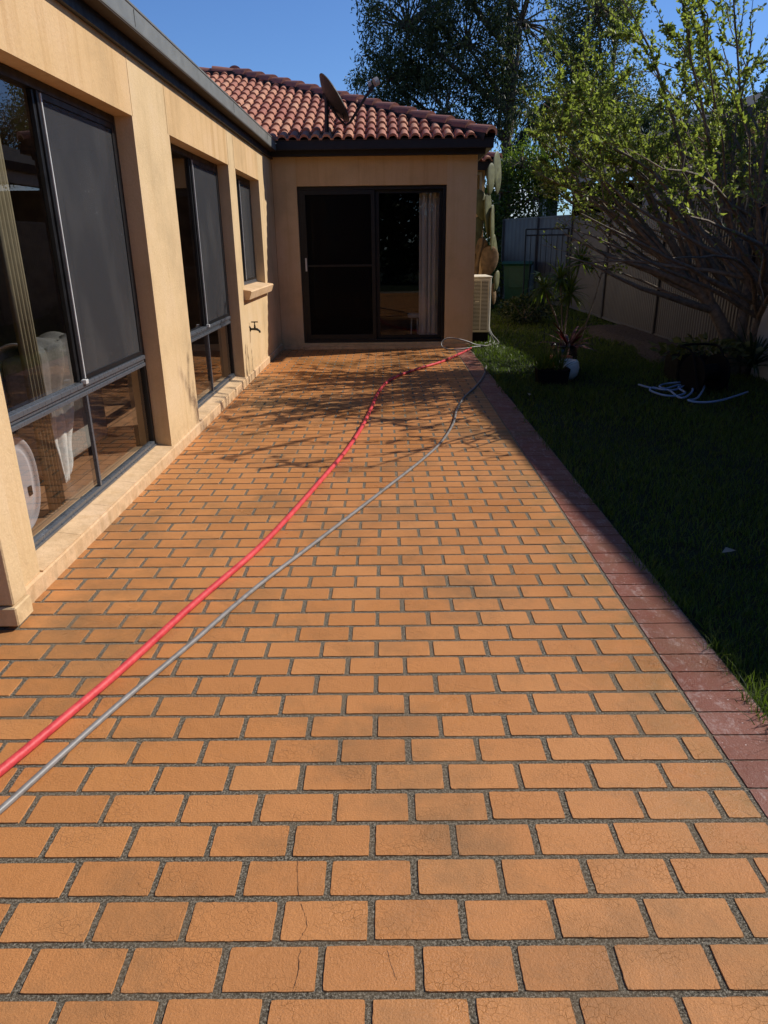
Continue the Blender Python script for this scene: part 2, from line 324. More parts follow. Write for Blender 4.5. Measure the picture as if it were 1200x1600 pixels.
# ------------------------------------------------------------------ mesh helpers
class MB:
    def __init__(s): s.v = []; s.f = []; s.mi = []
    def add(s, vs, fs, mi=0):
        o = len(s.v); s.v += [tuple(x) for x in vs]; s.f += [tuple(i+o for i in f) for f in fs]; s.mi += [mi]*len(fs); return s
    def box(s, x0, x1, y0, y1, z0, z1, mi=0, b=0.0):
        if b:
            # chamfered along every edge of the box
            X = (x0, x0+b, x1-b, x1); Y = (y0, y0+b, y1-b, y1); Z = (z0, z0+b, z1-b, z1)
            vs = []; idx = {}
            for i in (1, 2):
                for j in (1, 2):
                    for k in (1, 2):
                        ox, oy, oz = (0 if i == 1 else 3), (0 if j == 1 else 3), (0 if k == 1 else 3)
                        idx[i, j, k, 'x'] = len(vs); vs.append((X[ox], Y[j], Z[k]))
                        idx[i, j, k, 'y'] = len(vs); vs.append((X[i], Y[oy], Z[k]))
                        idx[i, j, k, 'z'] = len(vs); vs.append((X[i], Y[j], Z[oz]))
            fs = []
            for i in (1, 2): fs.append([idx[i, j, k, 'x'] for j, k in ((1, 1), (2, 1), (2, 2), (1, 2))][::(1 if i == 2 else -1)])
            for j in (1, 2): fs.append([idx[i, j, k, 'y'] for i, k in ((1, 1), (1, 2), (2, 2), (2, 1))][::(1 if j == 2 else -1)])
            for k in (1, 2): fs.append([idx[i, j, k, 'z'] for i, j in ((1, 1), (2, 1), (2, 2), (1, 2))][::(1 if k == 2 else -1)])
            for i in (1, 2):
                for j in (1, 2): fs.append([idx[i, j, 1, 'x'], idx[i, j, 2, 'x'], idx[i, j, 2, 'y'], idx[i, j, 1, 'y']])
            for i in (1, 2):
                for k in (1, 2): fs.append([idx[i, 1, k, 'x'], idx[i, 2, k, 'x'], idx[i, 2, k, 'z'], idx[i, 1, k, 'z']])
            for j in (1, 2):
                for k in (1, 2): fs.append([idx[1, j, k, 'y'], idx[2, j, k, 'y'], idx[2, j, k, 'z'], idx[1, j, k, 'z']])
            for i in (1, 2):
                for j in (1, 2):
                    for k in (1, 2): fs.append([idx[i, j, k, a] for a in 'xyz'])
            return s.add(vs, fs, mi)
        vs = [(x, y, z) for x in (x0, x1) for y in (y0, y1) for z in (z0, z1)]
        return s.add(vs, [(0, 1, 3, 2), (4, 6, 7, 5), (0, 4, 5, 1), (2, 3, 7, 6), (0, 2, 6, 4), (1, 5, 7, 3)], mi)
    def prism(s, poly, axis, a, b, mi=0):
        """extrude a 2-D polygon along an axis; poly in the two other axes, in order"""
        n_ = len(poly); vs = []
        for t in (a, b):
            for p, q in poly:
                vs.append({'x': (t, p, q), 'y': (p, t, q), 'z': (p, q, t)}[axis])
        fs = [tuple(range(n_)), tuple(range(2*n_-1, n_-1, -1))]+[(i, (i+1) % n_, (i+1) % n_+n_, i+n_) for i in range(n_)]
        return s.add(vs, fs, mi)
    def tube(s, pts, r, seg=8, mi=0, cap=True):
        pts = [Vector(p) for p in pts]; n_ = len(pts)
        rs = r if isinstance(r, (list, tuple)) else [r]*n_
        up = Vector((.13, .21, 1)).normalized(); vs = []
        prev = None
        for i, p in enumerate(pts):
            t = (pts[min(i+1, n_-1)]-pts[max(i-1, 0)])
            if t.length < 1e-9: t = Vector((0, 0, 1))
            t.normalize()
            if prev is None:
                a = t.cross(up)
                if a.length < .05: a = t.cross(Vector((1, 0, 0)))
            else: a = prev-t*prev.dot(t)
            a.normalize(); prev = a; b = t.cross(a)
            for k in range(seg):
                an = 2*math.pi*k/seg; vs.append(p+(a*math.cos(an)+b*math.sin(an))*rs[i])
        fs = [(i*seg+k, i*seg+(k+1) % seg, (i+1)*seg+(k+1) % seg, (i+1)*seg+k) for i in range(n_-1) for k in range(seg)]
        if cap: fs += [tuple(range(seg))[::-1], tuple(range((n_-1)*seg, n_*seg))]
        return s.add(vs, fs, mi)
    def lathe(s, prof, c=(0, 0, 0), seg=24, mi=0):
        vs = []; c = Vector(c)
        for r, z in prof:
            for k in range(seg):
                an = 2*math.pi*k/seg; vs.append(c+Vector((r*math.cos(an), r*math.sin(an), z)))
        fs = [(i*seg+k, i*seg+(k+1) % seg, (i+1)*seg+(k+1) % seg, (i+1)*seg+k) for i in range(len(prof)-1) for k in range(seg)]
        return s.add(vs, fs, mi)
    def build(s, name, mats, parent=None, smooth=False, bevel=0):
        me = bpy.data.meshes.new(name); me.from_pydata(s.v, [], s.f); 
        if not isinstance(mats, (list, tuple)): mats = [mats]
        for m_ in mats: me.materials.append(MATS[m_])
        me.polygons.foreach_set('material_index', s.mi)
        if smooth: me.polygons.foreach_set('use_smooth', [True]*len(me.polygons))
        me.validate(); me.update()
        o = bpy.data.objects.new(name, me); COL.objects.link(o)
        if parent: o.parent = parent
        if bevel:
            bm = o.modifiers.new('bevel', 'BEVEL'); bm.width = bevel; bm.segments = 2; bm.limit_method = 'ANGLE'
        return o
def fast_mesh(name, V, F, mat, parent=None, smooth=False):
    """V (n,3) array, F (m,k) array of one face size"""
    me = bpy.data.meshes.new(name); V = np.asarray(V, np.float32); F = np.asarray(F, np.int32)
    k = F.shape[1]
    me.vertices.add(len(V)); me.vertices.foreach_set('co', V.ravel())
    me.loops.add(F.size); me.loops.foreach_set('vertex_index', F.ravel())
    me.polygons.add(len(F)); me.polygons.foreach_set('loop_start', np.arange(0, F.size, k, dtype=np.int32))
    me.polygons.foreach_set('loop_total', np.full(len(F), k, np.int32))
    if smooth: me.polygons.foreach_set('use_smooth', np.ones(len(F), bool))
    me.materials.append(MATS[mat]); me.update(calc_edges=True); me.validate()
    o = bpy.data.objects.new(name, me); COL.objects.link(o)
    if parent: o.parent = parent
    return o
def tag(o, label=None, cat=None, group=None, kind=None):
    if label: o['label'] = label
    if cat: o['category'] = cat
    if group: o['group'] = group
    if kind: o['kind'] = kind
    return o
def thing(name, label, cat, loc=(0, 0, 0), group=None, rz=0):
    o = bpy.data.objects.new(name, None); COL.objects.link(o); o.location = loc; o.rotation_euler = (0, 0, rz)
    o.empty_display_size = .1
    return tag(o, label, cat, group)
def smooth_path(pts, n=8):
    """Catmull-Rom through points"""
    P = [Vector(p) for p in pts]; P = [P[0]*2-P[1]]+P+[P[-1]*2-P[-2]]; res = []
    for i in range(1, len(P)-2):
        for k in range(n):
            t = k/n; a, b, c_, d = P[i-1:i+3]
            res.append(.5*((2*b)+(c_-a)*t+(2*a-5*b+4*c_-d)*t*t+(3*b-a-3*c_+d)*t**3))
    res.append(P[-2]); return res

# ================================================================== GROUND
g = MB(); g.add([(-300, -300, -.035), (300, -300, -.035), (300, 300, -.035), (-300, 300, -.035)], [(0, 1, 2, 3)])
tag(g.build('ground', 'grass_soil'), kind='structure')

# ---- patio: mortar bed + each stencilled brick as a raised slab with ragged edges
XL, XR = -1.735, 1.105
PX, PY, Y0 = .2325, .1288, 1.125
patio = MB()
patio.add([(-6.5, -3, 0), (1.352, -3, 0), (1.352, 12.1, 0), (-6.5, 12.1, 0)], [(0, 1, 2, 3)], 0)
def brick(x0, x1, y0, y1, mi, fine, top=.0030, gx=.0084, gy=.0070):
    x0 += gx; x1 -= gx; y0 += gy; y1 -= gy
    if x1-x0 < .02: return
    nx, ny = (16, 8) if fine else ((4, 2) if fine is None else (2, 1))
    j = .00045 if fine else .0008
    per = []
    rc = .008 if fine else 0
    for i in range(nx): per.append((x0+(x1-x0)*i/nx, y0, 0, -1))
    for i in range(ny): per.append((x1, y0+(y1-y0)*i/ny, 1, 0))
    for i in range(nx): per.append((x1-(x1-x0)*i/nx, y1, 0, 1))
    for i in range(ny): per.append((x0, y1-(y1-y0)*i/ny, -1, 0))
    cx_, cy_ = (x0+x1)/2, (y0+y1)/2; outer = []; inner = []
    dz = random.uniform(-.0007, .0007)
    for i, (x, y, nx_, ny_) in enumerate(per):
        r1, r2 = random.gauss(0, j), random.gauss(0, j)
        corner = (i in (0, nx, nx+ny, 2*nx+ny))
        if corner and fine: 
            x += (cx_-x)/abs(cx_-x)*.0012; y += (cy_-y)/abs(cy_-y)*.0012
        outer.append((x+r1, y+r2, -.003))
        b = .0020
        sx_ = -1 if x > cx_ else 1; sy_ = -1 if y > cy_ else 1
        if nx_ and not corner: ix, iy = sx_*b, 0
        elif ny_ and not corner: ix, iy = 0, sy_*b
        else: ix, iy = sx_*b, sy_*b
        inner.append((x+r1+ix, y+r2+iy, top+dz+random.gauss(0, .0003)))
    n_ = len(per)
    fs = [(i, (i+1) % n_, (i+1) % n_+n_, i+n_) for i in range(n_)]+[tuple(range(n_, 2*n_))]
    patio.add(outer+inner, fs, mi)
ys = Y0-24*PY; k = -24
while ys < 12.0:
    off = .176 if k % 2 else .060
    left = XL if ys > 2.74 else -6.3
    lvl = True if ys < 3.6 else (None if ys < 6.5 else False)
    xs = off-PX*40; edges = []
    while xs < XR:
        a, b = max(xs, left), min(xs+PX, XR)
        if b-a > .025: edges.append((a, b))
        xs += PX
    y1 = min(ys+PY, 11.99)
    if y1-ys > .04:
        jy = .0012
        for a, b in edges: 
            q = random.gauss(0, jy); q2 = random.gauss(0, .0012)
            brick(a+q2, b+q2 if b < XR-.001 else b, ys+q, y1+q, 1, lvl)
        brick(XR+.001, 1.350, ys, y1, 2, lvl, .0036, .004, .0016)
    ys += PY; k += 1
po = patio.build('patio', ['mortar', 'paver_orange', 'paver_red']); tag(po, kind='structure')
def crack(pts):
    mb = MB(); P = [Vector(p) for p in pts]; vs = []; q = []
    for a_, b_ in zip(P, P[1:]):
        for i in range(6): t_ = i/6; q.append(a_.lerp(b_, t_)+Vector((random.gauss(0, .0011), 0, 0)))
    q.append(P[-1])
    for i, p in enumerate(q): w_ = random.uniform(.0002, .0007); vs += [(p.x-w_, p.y, .0042), (p.x+w_, p.y, .0042)]
    mb.add(vs, [(i*2, i*2+1, i*2+3, i*2+2) for i in range(len(q)-1)]).build('crack', 'iron_black', po)
crack([(-.262, 1.505, 0), (-.258, 1.46, 0), (-.246, 1.386, 0)]); crack([(-.238, 1.366, 0), (-.222, 1.33, 0), (-.214, 1.30, 0), (-.229, 1.262, 0)])
crack([(-.226, 1.240, 0), (-.222, 1.19, 0), (-.231, 1.132, 0)]); crack([(-.015, 1.235, 0), (-.005, 1.19, 0), (.008, 1.16, 0)])

# ---- lawn blades
def blades(area, dens, hmin, hmax, w, seed):
    r = np.random.default_rng(seed); x0, x1, y0, y1 = area
    n_ = int((x1-x0)*(y1-y0)*dens)
    x = r.uniform(x0, x1, n_); y = r.uniform(y0, y1, n_)
    edge = 1.335+.035*np.sin(y*5.1)+.025*np.sin(y*13.7+1)+.02*np.sin(y*31)
    # keep off the paving, thin out over the mulch, leave the house footprint
    keep = (x > edge) & ~((x < 2.0) & (y > 12.0) & (x < 1.45)) 
    dpatch = np.sin(x*1.9+1.3)*np.sin(y*1.3)+.5*np.sin(x*4.1+y*2.3)
    mul = (x > 3.95+.12*np.sin(y*2.2)) & (y > 10.7+.3*np.sin(x*3)) & (y < 15.3)
    keep &= ~(mul & (r.random(n_) < .85))
    keep &= r.random(n_) < (.82+.18*dpatch)
    x, y = x[keep], y[keep]; n_ = len(x)
    an = r.uniform(0, 2*np.pi, n_); le = r.normal(0, .55, n_); h = r.uniform(hmin, hmax, n_)*(1+.25*np.sin(x*2.7+y*1.9))+.03*(x < 1.42)
    dx, dy = np.cos(an), np.sin(an); lx = r.normal(0, .5, n_)*h; ly = r.normal(0, .5, n_)*h
    z0 = np.full(n_, -.032)
    w = w*r.uniform(.7, 1.3, n_)
    V = np.zeros((n_, 5, 3))
    V[:, 0] = np.stack([x-dx*w, y-dy*w, z0], 1); V[:, 1] = np.stack([x+dx*w, y+dy*w, z0], 1)
    V[:, 2] = np.stack([x+lx*.35+dx*w*.7, y+ly*.35+dy*w*.7, z0+h*.6], 1); V[:, 3] = np.stack([x+lx*.35-dx*w*.7, y+ly*.35-dy*w*.7, z0+h*.6], 1)
    V[:, 4] = np.stack([x+lx, y+ly, z0+h*.95], 1)
    b = np.arange(n_)[:, None]*5
    F = np.concatenate([b+[0, 1, 2], b+[0, 2, 3], b+[3, 2, 4]])
    return V.reshape(-1, 3), F
parts = [blades((1.3, 3.2, -.5, 3.4), 5200, .030, .060, .0022, 1), blades((1.3, 4.2, 3.4, 6.5), 2600, .030, .060, .0030, 2),
         blades((1.3, 4.9, 6.5, 12), 1500, .035, .070, .0045, 3), blades((1.45, 4.9, 12, 23), 500, .04, .08, .009, 4),
         blades((3.2, 4.9, 0, 3.4), 500, .03, .06, .004, 5)]
o_ = 0; VV = []; FF = []
for v_, f_ in parts: VV.append(v_); FF.append(f_+o_); o_ += len(v_)
tag(fast_mesh('lawn_grass', np.concatenate(VV), np.concatenate(FF), 'grass_blade'), 'short green lawn grass growing beside the brick paving', 'grass', kind='stuff')

# ---- mulch bed along the fence
V = []; F = []; nx, ny = 30, 80
for j in range(ny+1):
    for i in range(nx+1):
        x = 3.72+(4.78-3.72)*i/nx; y = 10.2+(15.2-10.2)*j/ny
        e = min(1, (x-3.84-.10*math.sin(y*2.2))/.35, (y-10.4-.25*math.sin(x*3))/.4, (15.2-y)/.4)
        z = -.045+.085*max(0, min(1, e))+.018*max(0, e)*noise.noise(Vector((x*9, y*9, 0)))
        V.append((x, y, z))
for j in range(ny):
    for i in range(nx): a = j*(nx+1)+i; F.append((a, a+1, a+nx+2, a+nx+1))
tag(fast_mesh('garden_bed', V, F, 'mulch', smooth=True), kind='structure')

# ================================================================== HOUSE
house = thing('house', 'single storey rendered house in cream paint with terracotta tiled roof and dark aluminium windows', 'house', (-1.74, 12, 0))
HL = Vector((1.74, -12, 0))
def hp(o):      # keep the world position of a part while its parent sits at the corner
    o.parent = house; o.location = HL; return o
def wall_grid(plane, pos, thick, u0, u1, z0, z1, openings, face, lint=None):
    """one clean wall sheet with window holes and reveals. plane 'x' (u=y) or 'y' (u=x); inner side lies behind 'face' sign"""
    mb = MB(); us = sorted({u0, u1, *[o[0] for o in openings], *[o[1] for o in openings]}); zs = sorted({z0, z1, *[o[2] for o in openings], *[o[3] for o in openings]})
    back = pos-face*thick
    def P(u, z, d): return (d, u, z) if plane == 'x' else (u, d, z)
    for a, b in zip(us, us[1:]):
        for c_, d in zip(zs, zs[1:]):
            if any(o[0] <= a and b <= o[1] and o[2] <= c_ and d <= o[3] for o in openings): continue
            over = any(o[0] <= a and b <= o[1] and c_ >= o[3]-1e-6 for o in openings)
            mb.add([P(a, c_, pos), P(b, c_, pos), P(b, d, pos), P(a, d, pos)], [(0, 1, 2, 3)], 1 if over else 0)
            mb.add([P(a, c_, back), P(b, c_, back), P(b, d, back), P(a, d, back)], [(3, 2, 1, 0)], 0)
    for a, b, c_, d in openings:
        for q in (((a, c_), (a, d)), ((b, c_), (b, d)), ((a, d), (b, d)), ((a, c_), (b, c_))):
            (p0, p1) = q; mb.add([P(*p0, pos), P(*p1, pos), P(*p1, back), P(*p0, back)], [(0, 1, 2, 3)], 0)
    for p0, p1 in (((u0, z0), (u0, z1)), ((u1, z0), (u1, z1)), ((u0, z1), (u1, z1))):
        mb.add([P(*p0, pos), P(*p1, pos), P(*p1, back), P(*p0, back)], [(0, 1, 2, 3)], 0)
    return mb
WH = 2.455
OPEN = [(3.20, 5.53, .10, WH), (6.43, 8.71, .10, WH), (9.10, 10.72, 1.11, WH)]
lw = wall_grid('x', -1.74, .25, 2.90, 12.25, -.02, 2.95, OPEN, 1)
for yj in (5.545, 6.395, 8.735, 9.07):          # expansion joints above the openings
    lw.box(-1.7405, -1.7375, yj-.004, yj+.004, WH+.0, 2.93, 1)
lw.box(-1.765, -1.668, 2.80, 2.925, .118, 2.95, 0, .006)     # corner pilaster
lw.box(-1.775, -1.656, 2.785, 2.929, .022, .114, 0, .006)
hp(lw.build('wall', ['stucco', 'stucco_lintel']))
ew = wall_grid('y', 2.79, .2, -6.2, -1.77, .03, 2.95, [], -1)
hp(ew.build('wall', ['stucco', 'stucco_lintel']))
ww = wall_grid('y', 12.0, .25, -1.736, 1.412, -.02, 2.90, [(-1.37, .95, .09, 2.465)], -1)
ww.box(-1.40, -1.396, 11.9975, 12.002, 2.47, 2.9, 1); ww.box(.978, .982, 11.9975, 12.002, 2.47, 2.9, 1)
hp(ww.build('wall', ['stucco', 'stucco_lintel']))
sw = MB().box(1.16, 1.41, 12.252, 16.9, -.02, 2.9); hp(sw.build('wall', 'stucco'))
# rear bay that steps out past the air conditioner
rb = MB().box(1.415, 1.86, 14.6, 18.5, -.02, 2.95); hp(rb.build('wall', 'stucco'))
rw = MB().box(1.50, 1.545, 14.54, 14.60, 2.15, 2.85).box(1.76, 1.80, 14.54, 14.60, 2.15, 2.85).box(1.545, 1.76, 14.54, 14.60, 2.80, 2.85).box(1.545, 1.76, 14.54, 14.60, 2.15, 2.20)
rwo = hp(rw.build('window', 'bright_edge')); pn = MB().box(1.545, 1.76, 14.565, 14.575, 2.20, 2.80).build('glass_pane', 'door_glass', rwo)
# plinth with ragged dirty foot
pl = MB()
pl.prism([(-1.90, -.02), (-1.722, -.02), (-1.722, .086), (-1.732, .0975), (-1.90, .0975)], 'y', 2.93, 11.995)
hp(pl.build('plinth', 'stucco_sill'))
pl = MB(); pl.box(-1.721, 1.36, 11.955, 11.998, -.02, .062); pl.box(-1.39, .97, 11.90, 11.955, -.02, .045)
hp(pl.build('plinth', 'stucco_sill'))
# sills
for a, b, z, _ in OPEN[:2]:
    s_ = MB()
    nb = 10 if a > 6 else 5
    for i in range(nb):
        y0 = a+.001+(b-a-.002)*i/nb; y1 = a+.001+(b-a-.002)*(i+1)/nb-.003
        s_.prism([(-1.885, z), (-1.723, z-.0), (-1.7225, z+.004), (-1.885, z+.026)], 'y', y0, y1)
    hp(s_.build('sill', 'stucco_sill'))
s_ = MB()
for i in range(14):
    y0 = 9.02+1.80*i/14; s_.prism([(-1.88, 1.112), (-1.738, 1.0), (-1.735, .992), (-1.672, .995), (-1.640, 1.085), (-1.652, 1.098), (-1.88, 1.135)], 'y', y0, y0+1.80/14-.002)
hp(s_.build('sill', 'stucco_sill'))

def pane_x(x, y0, y1, z0, z1): return MB().add([(x, y0, z0), (x, y1, z0), (x, y1, z1), (x, y0, z1)], [(0, 1, 2, 3)])
def pane_y(y, x0, x1, z0, z1): return MB().add([(x0, y, z0), (x1, y, z0), (x1, y, z1), (x0, y, z1)], [(0, 1, 2, 3)])
# windows ---------------------------------------------------------
FX = -1.862
def window(a, b, z0, z1, lower, bright=True):
    f = MB(); w = .045; x0, x1 = FX-.042, FX
    f.box(x0, x1, a+.002, a+w, z0, z1-.002); f.box(x0-.02, x1, b-w, b-.002, z0, z1-.002)
    f.box(x0, x1, a+w, b-w, z1-w-.01, z1-.002); f.box(x0, x1+.004, a+w, b-w, z0, z0+.04, 1)
    f.box(x1+.004, x1+.012, a+.01, b-.01, z0+.0, z0+.016, 1)
    wf = hp(f.build('window', ['frame_black', 'frame_grey'], bevel=.003))
    mid = (a+b)/2+.0; zt = z0+.04
    if lower:
        t = MB(); zt = .842
        for i, (zz, h, d) in enumerate(((.757, .026, .012), (.786, .020, .004), (.809, .030, .016))):
            t.box(x0+.002, x1+d, a+w+.001, b-w-.001, zz, zz+h)
        t.build('transom', 'frame_grey', wf, bevel=.004)
        m_ = MB().box(x0+.022, x1+.003, mid-.013, mid+.013, z0+.041, .756); m_.build('mullion', 'frame_grey', wf, bevel=.003)
        pane_x(FX-.020, a+w, b-w, z0+.04, .757).build('glass_pane', 'window_glass', wf)
    # upper fixed pane + sliding sash with a fly screen
    m_ = MB().box(FX-.040, x1-.012, mid-.062, mid-.028, zt+.001, z1-w-.011); m_.build('mullion', 'frame_black', wf, bevel=.003)
    s_ = MB().box(FX-.022, FX-.001, mid-.027, mid+.02, zt+.001, z1-w-.011).box(FX-.022, FX-.001, b-w-.04, b-w-.001, zt+.001, z1-w-.011)
    s_.box(FX-.022, FX-.001, mid+.02, b-w-.04, zt+.001, zt+.03).box(FX-.022, FX-.001, mid+.02, b-w-.04, z1-w-.045, z1-w-.011)
    so_ = s_.build('sash', 'frame_black', wf, bevel=.002)
    MB().box(FX-.0035, FX+.006, mid+.006, mid+.017, zt+.012, z1-w-.02).build('edge_highlight', 'bright_edge', so_)  # sunlit edge of the mullion, its highlight drawn as a pale strip
    if lower: MB().box(x1+.003, x1+.035, mid-.06, mid-.02, zt-.012, zt+.014).build('latch', 'bright_edge', so_, bevel=.003)
    MB().box(FX-.010, FX-.008, mid+.02, b-w-.04, zt+.03, z1-w-.045).build('fly_screen', 'fly_screen', so_)
    pane_x(FX-.034, a+w, mid-.062, zt, z1-w-.011).build('glass_pane', 'window_glass', wf)
    pane_x(FX-.018, mid+.02, b-w, zt, z1-w-.011).build('glass_pane', 'window_glass', wf)
    return wf
for (a, b, z0, z1), lo in zip(OPEN, (1, 1, 0)): window(a, b, z0+.022, z1, lo)

# sliding door ----------------------------------------------------
f = MB(); a, b, z0, z1 = -1.37, .95, .09, 2.465
f.box(a+.002, a+.055, 12.06, 12.18, z0, z1-.002).box(b-.055, b-.002, 12.06, 12.18, z0, z1-.002).box(a+.055, b-.055, 12.06, 12.18, z1-.055, z1-.002).box(a+.055, b-.055, 12.05, 12.18, z0, z0+.05)
do = hp(f.build('sliding_door', 'frame_black', bevel=.003))
f = MB(); x0, x1 = -1.315, -.17
f.box(x0, x0+.06, 12.065, 12.095, .141, 2.408).box(x1-.06, x1, 12.065, 12.095, .141, 2.408).box(x0+.06, x1-.06, 12.065, 12.095, 2.345, 2.408).box(x0+.06, x1-.06, 12.065, 12.095, .141, .22)
f.box(x0+.06, x1-.06, 12.068, 12.092, 1.285, 1.315)
sd = f.build('screen_door', 'frame_black', do, bevel=.003)
MB().box(x0+.06, x1-.06, 12.078, 12.080, .22, 2.345).build('fly_screen', 'door_screen', sd)
MB().box(x0+.02, x0+.045, 12.045, 12.065, 1.22, 1.42).build('handle', 'bright_edge', sd, bevel=.003)
f = MB(); f.box(-1.315, -1.26, 12.105, 12.135, .141, 2.408).box(-.22, -.165, 12.105, 12.135, .141, 2.408)
f.box(-.16, -.105, 12.14, 12.17, .141, 2.408).box(.845, .894, 12.14, 12.17, .141, 2.408).box(-.105, .845, 12.14, 12.17, .141, .19).box(-.105, .845, 12.14, 12.17, 2.36, 2.408)
f.build('door_leaf', 'frame_black', do)
pane_y(12.12, -1.26, -.22, .141, 2.408).build('glass_pane', 'door_glass', do)
pane_y(12.155, -.105, .845, .19, 2.36).build('glass_pane', 'door_glass', do)

# rooms (seen through the glass)
rm = MB()
def room(mb, x0, x1, y0, y1, z0, z1, open_side):
    P = [(x0, y0), (x1, y0), (x1, y1), (x0, y1)]
    sides = {'s': (0, 1), 'e': (1, 2), 'n': (2, 3), 'w': (3, 0)}
    for k_, (i, j) in sides.items():
        if k_ == open_side: continue
        (ax, ay), (bx, by) = P[i], P[j]; mb.add([(ax, ay, z0), (bx, by, z0), (bx, by, z1), (ax, ay, z1)], [(3, 2, 1, 0)], 1)
    mb.add([(x0, y0, z1), (x1, y0, z1), (x1, y1, z1), (x0, y1, z1)], [(3, 2, 1, 0)], 1)
    mb.add([(x0, y0, z0), (x1, y0, z0), (x1, y1, z0), (x0, y1, z0)], [(0, 1, 2, 3)], 0)
room(rm, -6.1, -1.992, 3.0, 8.95, .09, 2.65, 'e')
hp(rm.build('interior', ['floor_boards', 'room_wall']))
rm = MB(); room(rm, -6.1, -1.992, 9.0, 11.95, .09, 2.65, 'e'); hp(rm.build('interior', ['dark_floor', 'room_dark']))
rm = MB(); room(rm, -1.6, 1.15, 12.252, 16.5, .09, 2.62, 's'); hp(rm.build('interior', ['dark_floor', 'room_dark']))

# eaves: fascia, soffit, gutters -----------------------------------
f = MB()
f.box(-1.739, -1.705, 2.3, 11.965, 2.835, 2.985); f.box(-1.705, 1.50, 11.80, 11.835, 2.86, 3.03); f.box(1.465, 1.50, 11.835, 14.5, 2.86, 3.03)
f.box(-6.2, -1.705, 2.25, 2.29, 2.84, 3.03)
f.box(-1.705, 1.465, 11.836, 11.998, 2.870, 2.885); f.box(1.413, 1.465, 11.998, 14.5, 2.870, 2.885); f.box(-6.2, -1.74, 2.29, 2.79, 2.87, 2.885)
f.box(1.86, 2.00, 14.3, 18.5, 2.86, 3.0); f.box(1.41, 1.86, 14.30, 14.34, 2.86, 3.0)
hp(f.build('fascia', 'fascia_paint'))
def gutter(mb, path_axis, a, b, wall, outw):
    # quad profile: wall-side q, out-side; profile in (offset, z)
    z0, z1 = 2.925, 3.062; w = .095
    pr = [(0, z0+.012), (w*.90, z0+.006), (w*.93, z0), (w*1.0, z0+.002), (w*1.02, z0+.012), (w*1.0, z1-.016), (w*1.06, z1-.012), (w*1.07, z1), (w*.96, z1), (w*.92, z0+.03), (w*.70, z0+.022), (.004, z0+.022)]
    poly = [((wall+outw*p), q) for p, q in pr]
    if outw < 0: poly = poly[::-1]
    mb.prism(poly, path_axis, a, b)
gt = MB(); gutter(gt, 'y', 2.10, 11.69, -1.704, 1)
for yy in (5.4, 8.6, 10.9): gt.box(-1.6065, -1.6045, yy, yy+.010, 2.945, 3.04)
gt.box(-1.703, -1.612, 2.12, 11.69, 2.917, 2.9225, 1); hp(gt.build('gutter', ['gutter_metal', 'dirty_shaded_brown']))
gt = MB(); gutter(gt, 'x', -1.60, 1.60, 11.799, -1.35); hp(gt.build('gutter', 'fascia_paint'))  # same gutter, its shade put into the colour with near-black paint
gt = MB(); gutter(gt, 'y', 11.76, 14.5, 1.501, 1); hp(gt.build('gutter', 'gutter_metal'))

# roof tiles ------------------------------------------------------
PIT = rad(20.9); ct, st = math.cos(PIT), math.sin(PIT)
def tiles(mb, O, U, V_, u0, u1, v1, ok, pu=.163, pv=.362, z=.0):
    O, U, V_ = Vector(O), Vector(U), Vector(V_); Nn = U.cross(V_); 
    if Nn.z < 0: Nn = -Nn
    prof = [(-.0815, 0)]+[(-.061*math.cos(t), .055*math.sin(t)) for t in [math.pi*i/8 for i in range(9)]]+[(.0815, 0)]
    prof = [(a_, max(b_, 0)) for a_, b_ in prof]
    nu = int((u1-u0)/pu); nv = int(v1/pv)+1
    for j in range(nv):
        for i in range(nu):
            uc = u0+(i+.5)*pu; vc = j*pv
            if not ok(uc, vc+pv*.5): continue
            vs = []; t0, t1 = random.uniform(-.004, .004), random.uniform(-.003, .003)
            for v_, h, sc in ((vc-.045, .040, 1.0), (vc+pv, .006, .93)):
                for a_, b_ in prof: vs.append(O+U*(uc+a_*sc+t0)+V_*(v_+t1)+Nn*(z+h+b_))
            n_ = len(prof)
            for a_, b_ in prof: vs.append(O+U*(uc+a_+t0)+V_*(vc-.045+t1)+Nn*(z+.014+b_*.86))
            fs = [(q, q+1, q+1+n_, q+n_) for q in range(n_-1)]+[(q, q+1, q+1+2*n_, q+2*n_) for q in range(n_-1)]
            mb.add(vs, fs)
EZ = 3.055; EY = 11.70; EX = -1.655; EXR = 1.55; D = 4.5
rt = MB(); 
tiles(rt, (0, EY, EZ), (1, 0, 0), (0, ct, st), EX-D, EXR, D/ct, lambda u, v: EX-v*ct-.15 < u < EXR-v*ct+.02)
tiles(rt, (EXR, 0, EZ), (0, 1, 0), (-ct, 0, st), EY, EY+2*D+2, D/ct, lambda u, v: u > EY+v*ct and not (u > 14.2 and v < .3))
tiles(rt, (EX-.045, 0, EZ-.055), (0, 1, 0), (-ct, 0, st), 2.15, EY+D, D/ct, lambda u, v: 2.15+v*ct < u < EY+v*ct+.1)
# rear bay eave
tiles(rt, (2.02, 0, 3.0), (0, 1, 0), (-ct, 0, st), 14.3, 18.5, .9, lambda u, v: u > 14.3+v*.9)
tiles(rt, (0, 14.28, 3.0), (1, 0, 0), (0, ct, st), 1.45, 2.05, .5, lambda u, v: u < 2.04-v*.9)
hp(rt.build('roof', 'terracotta', smooth=False))
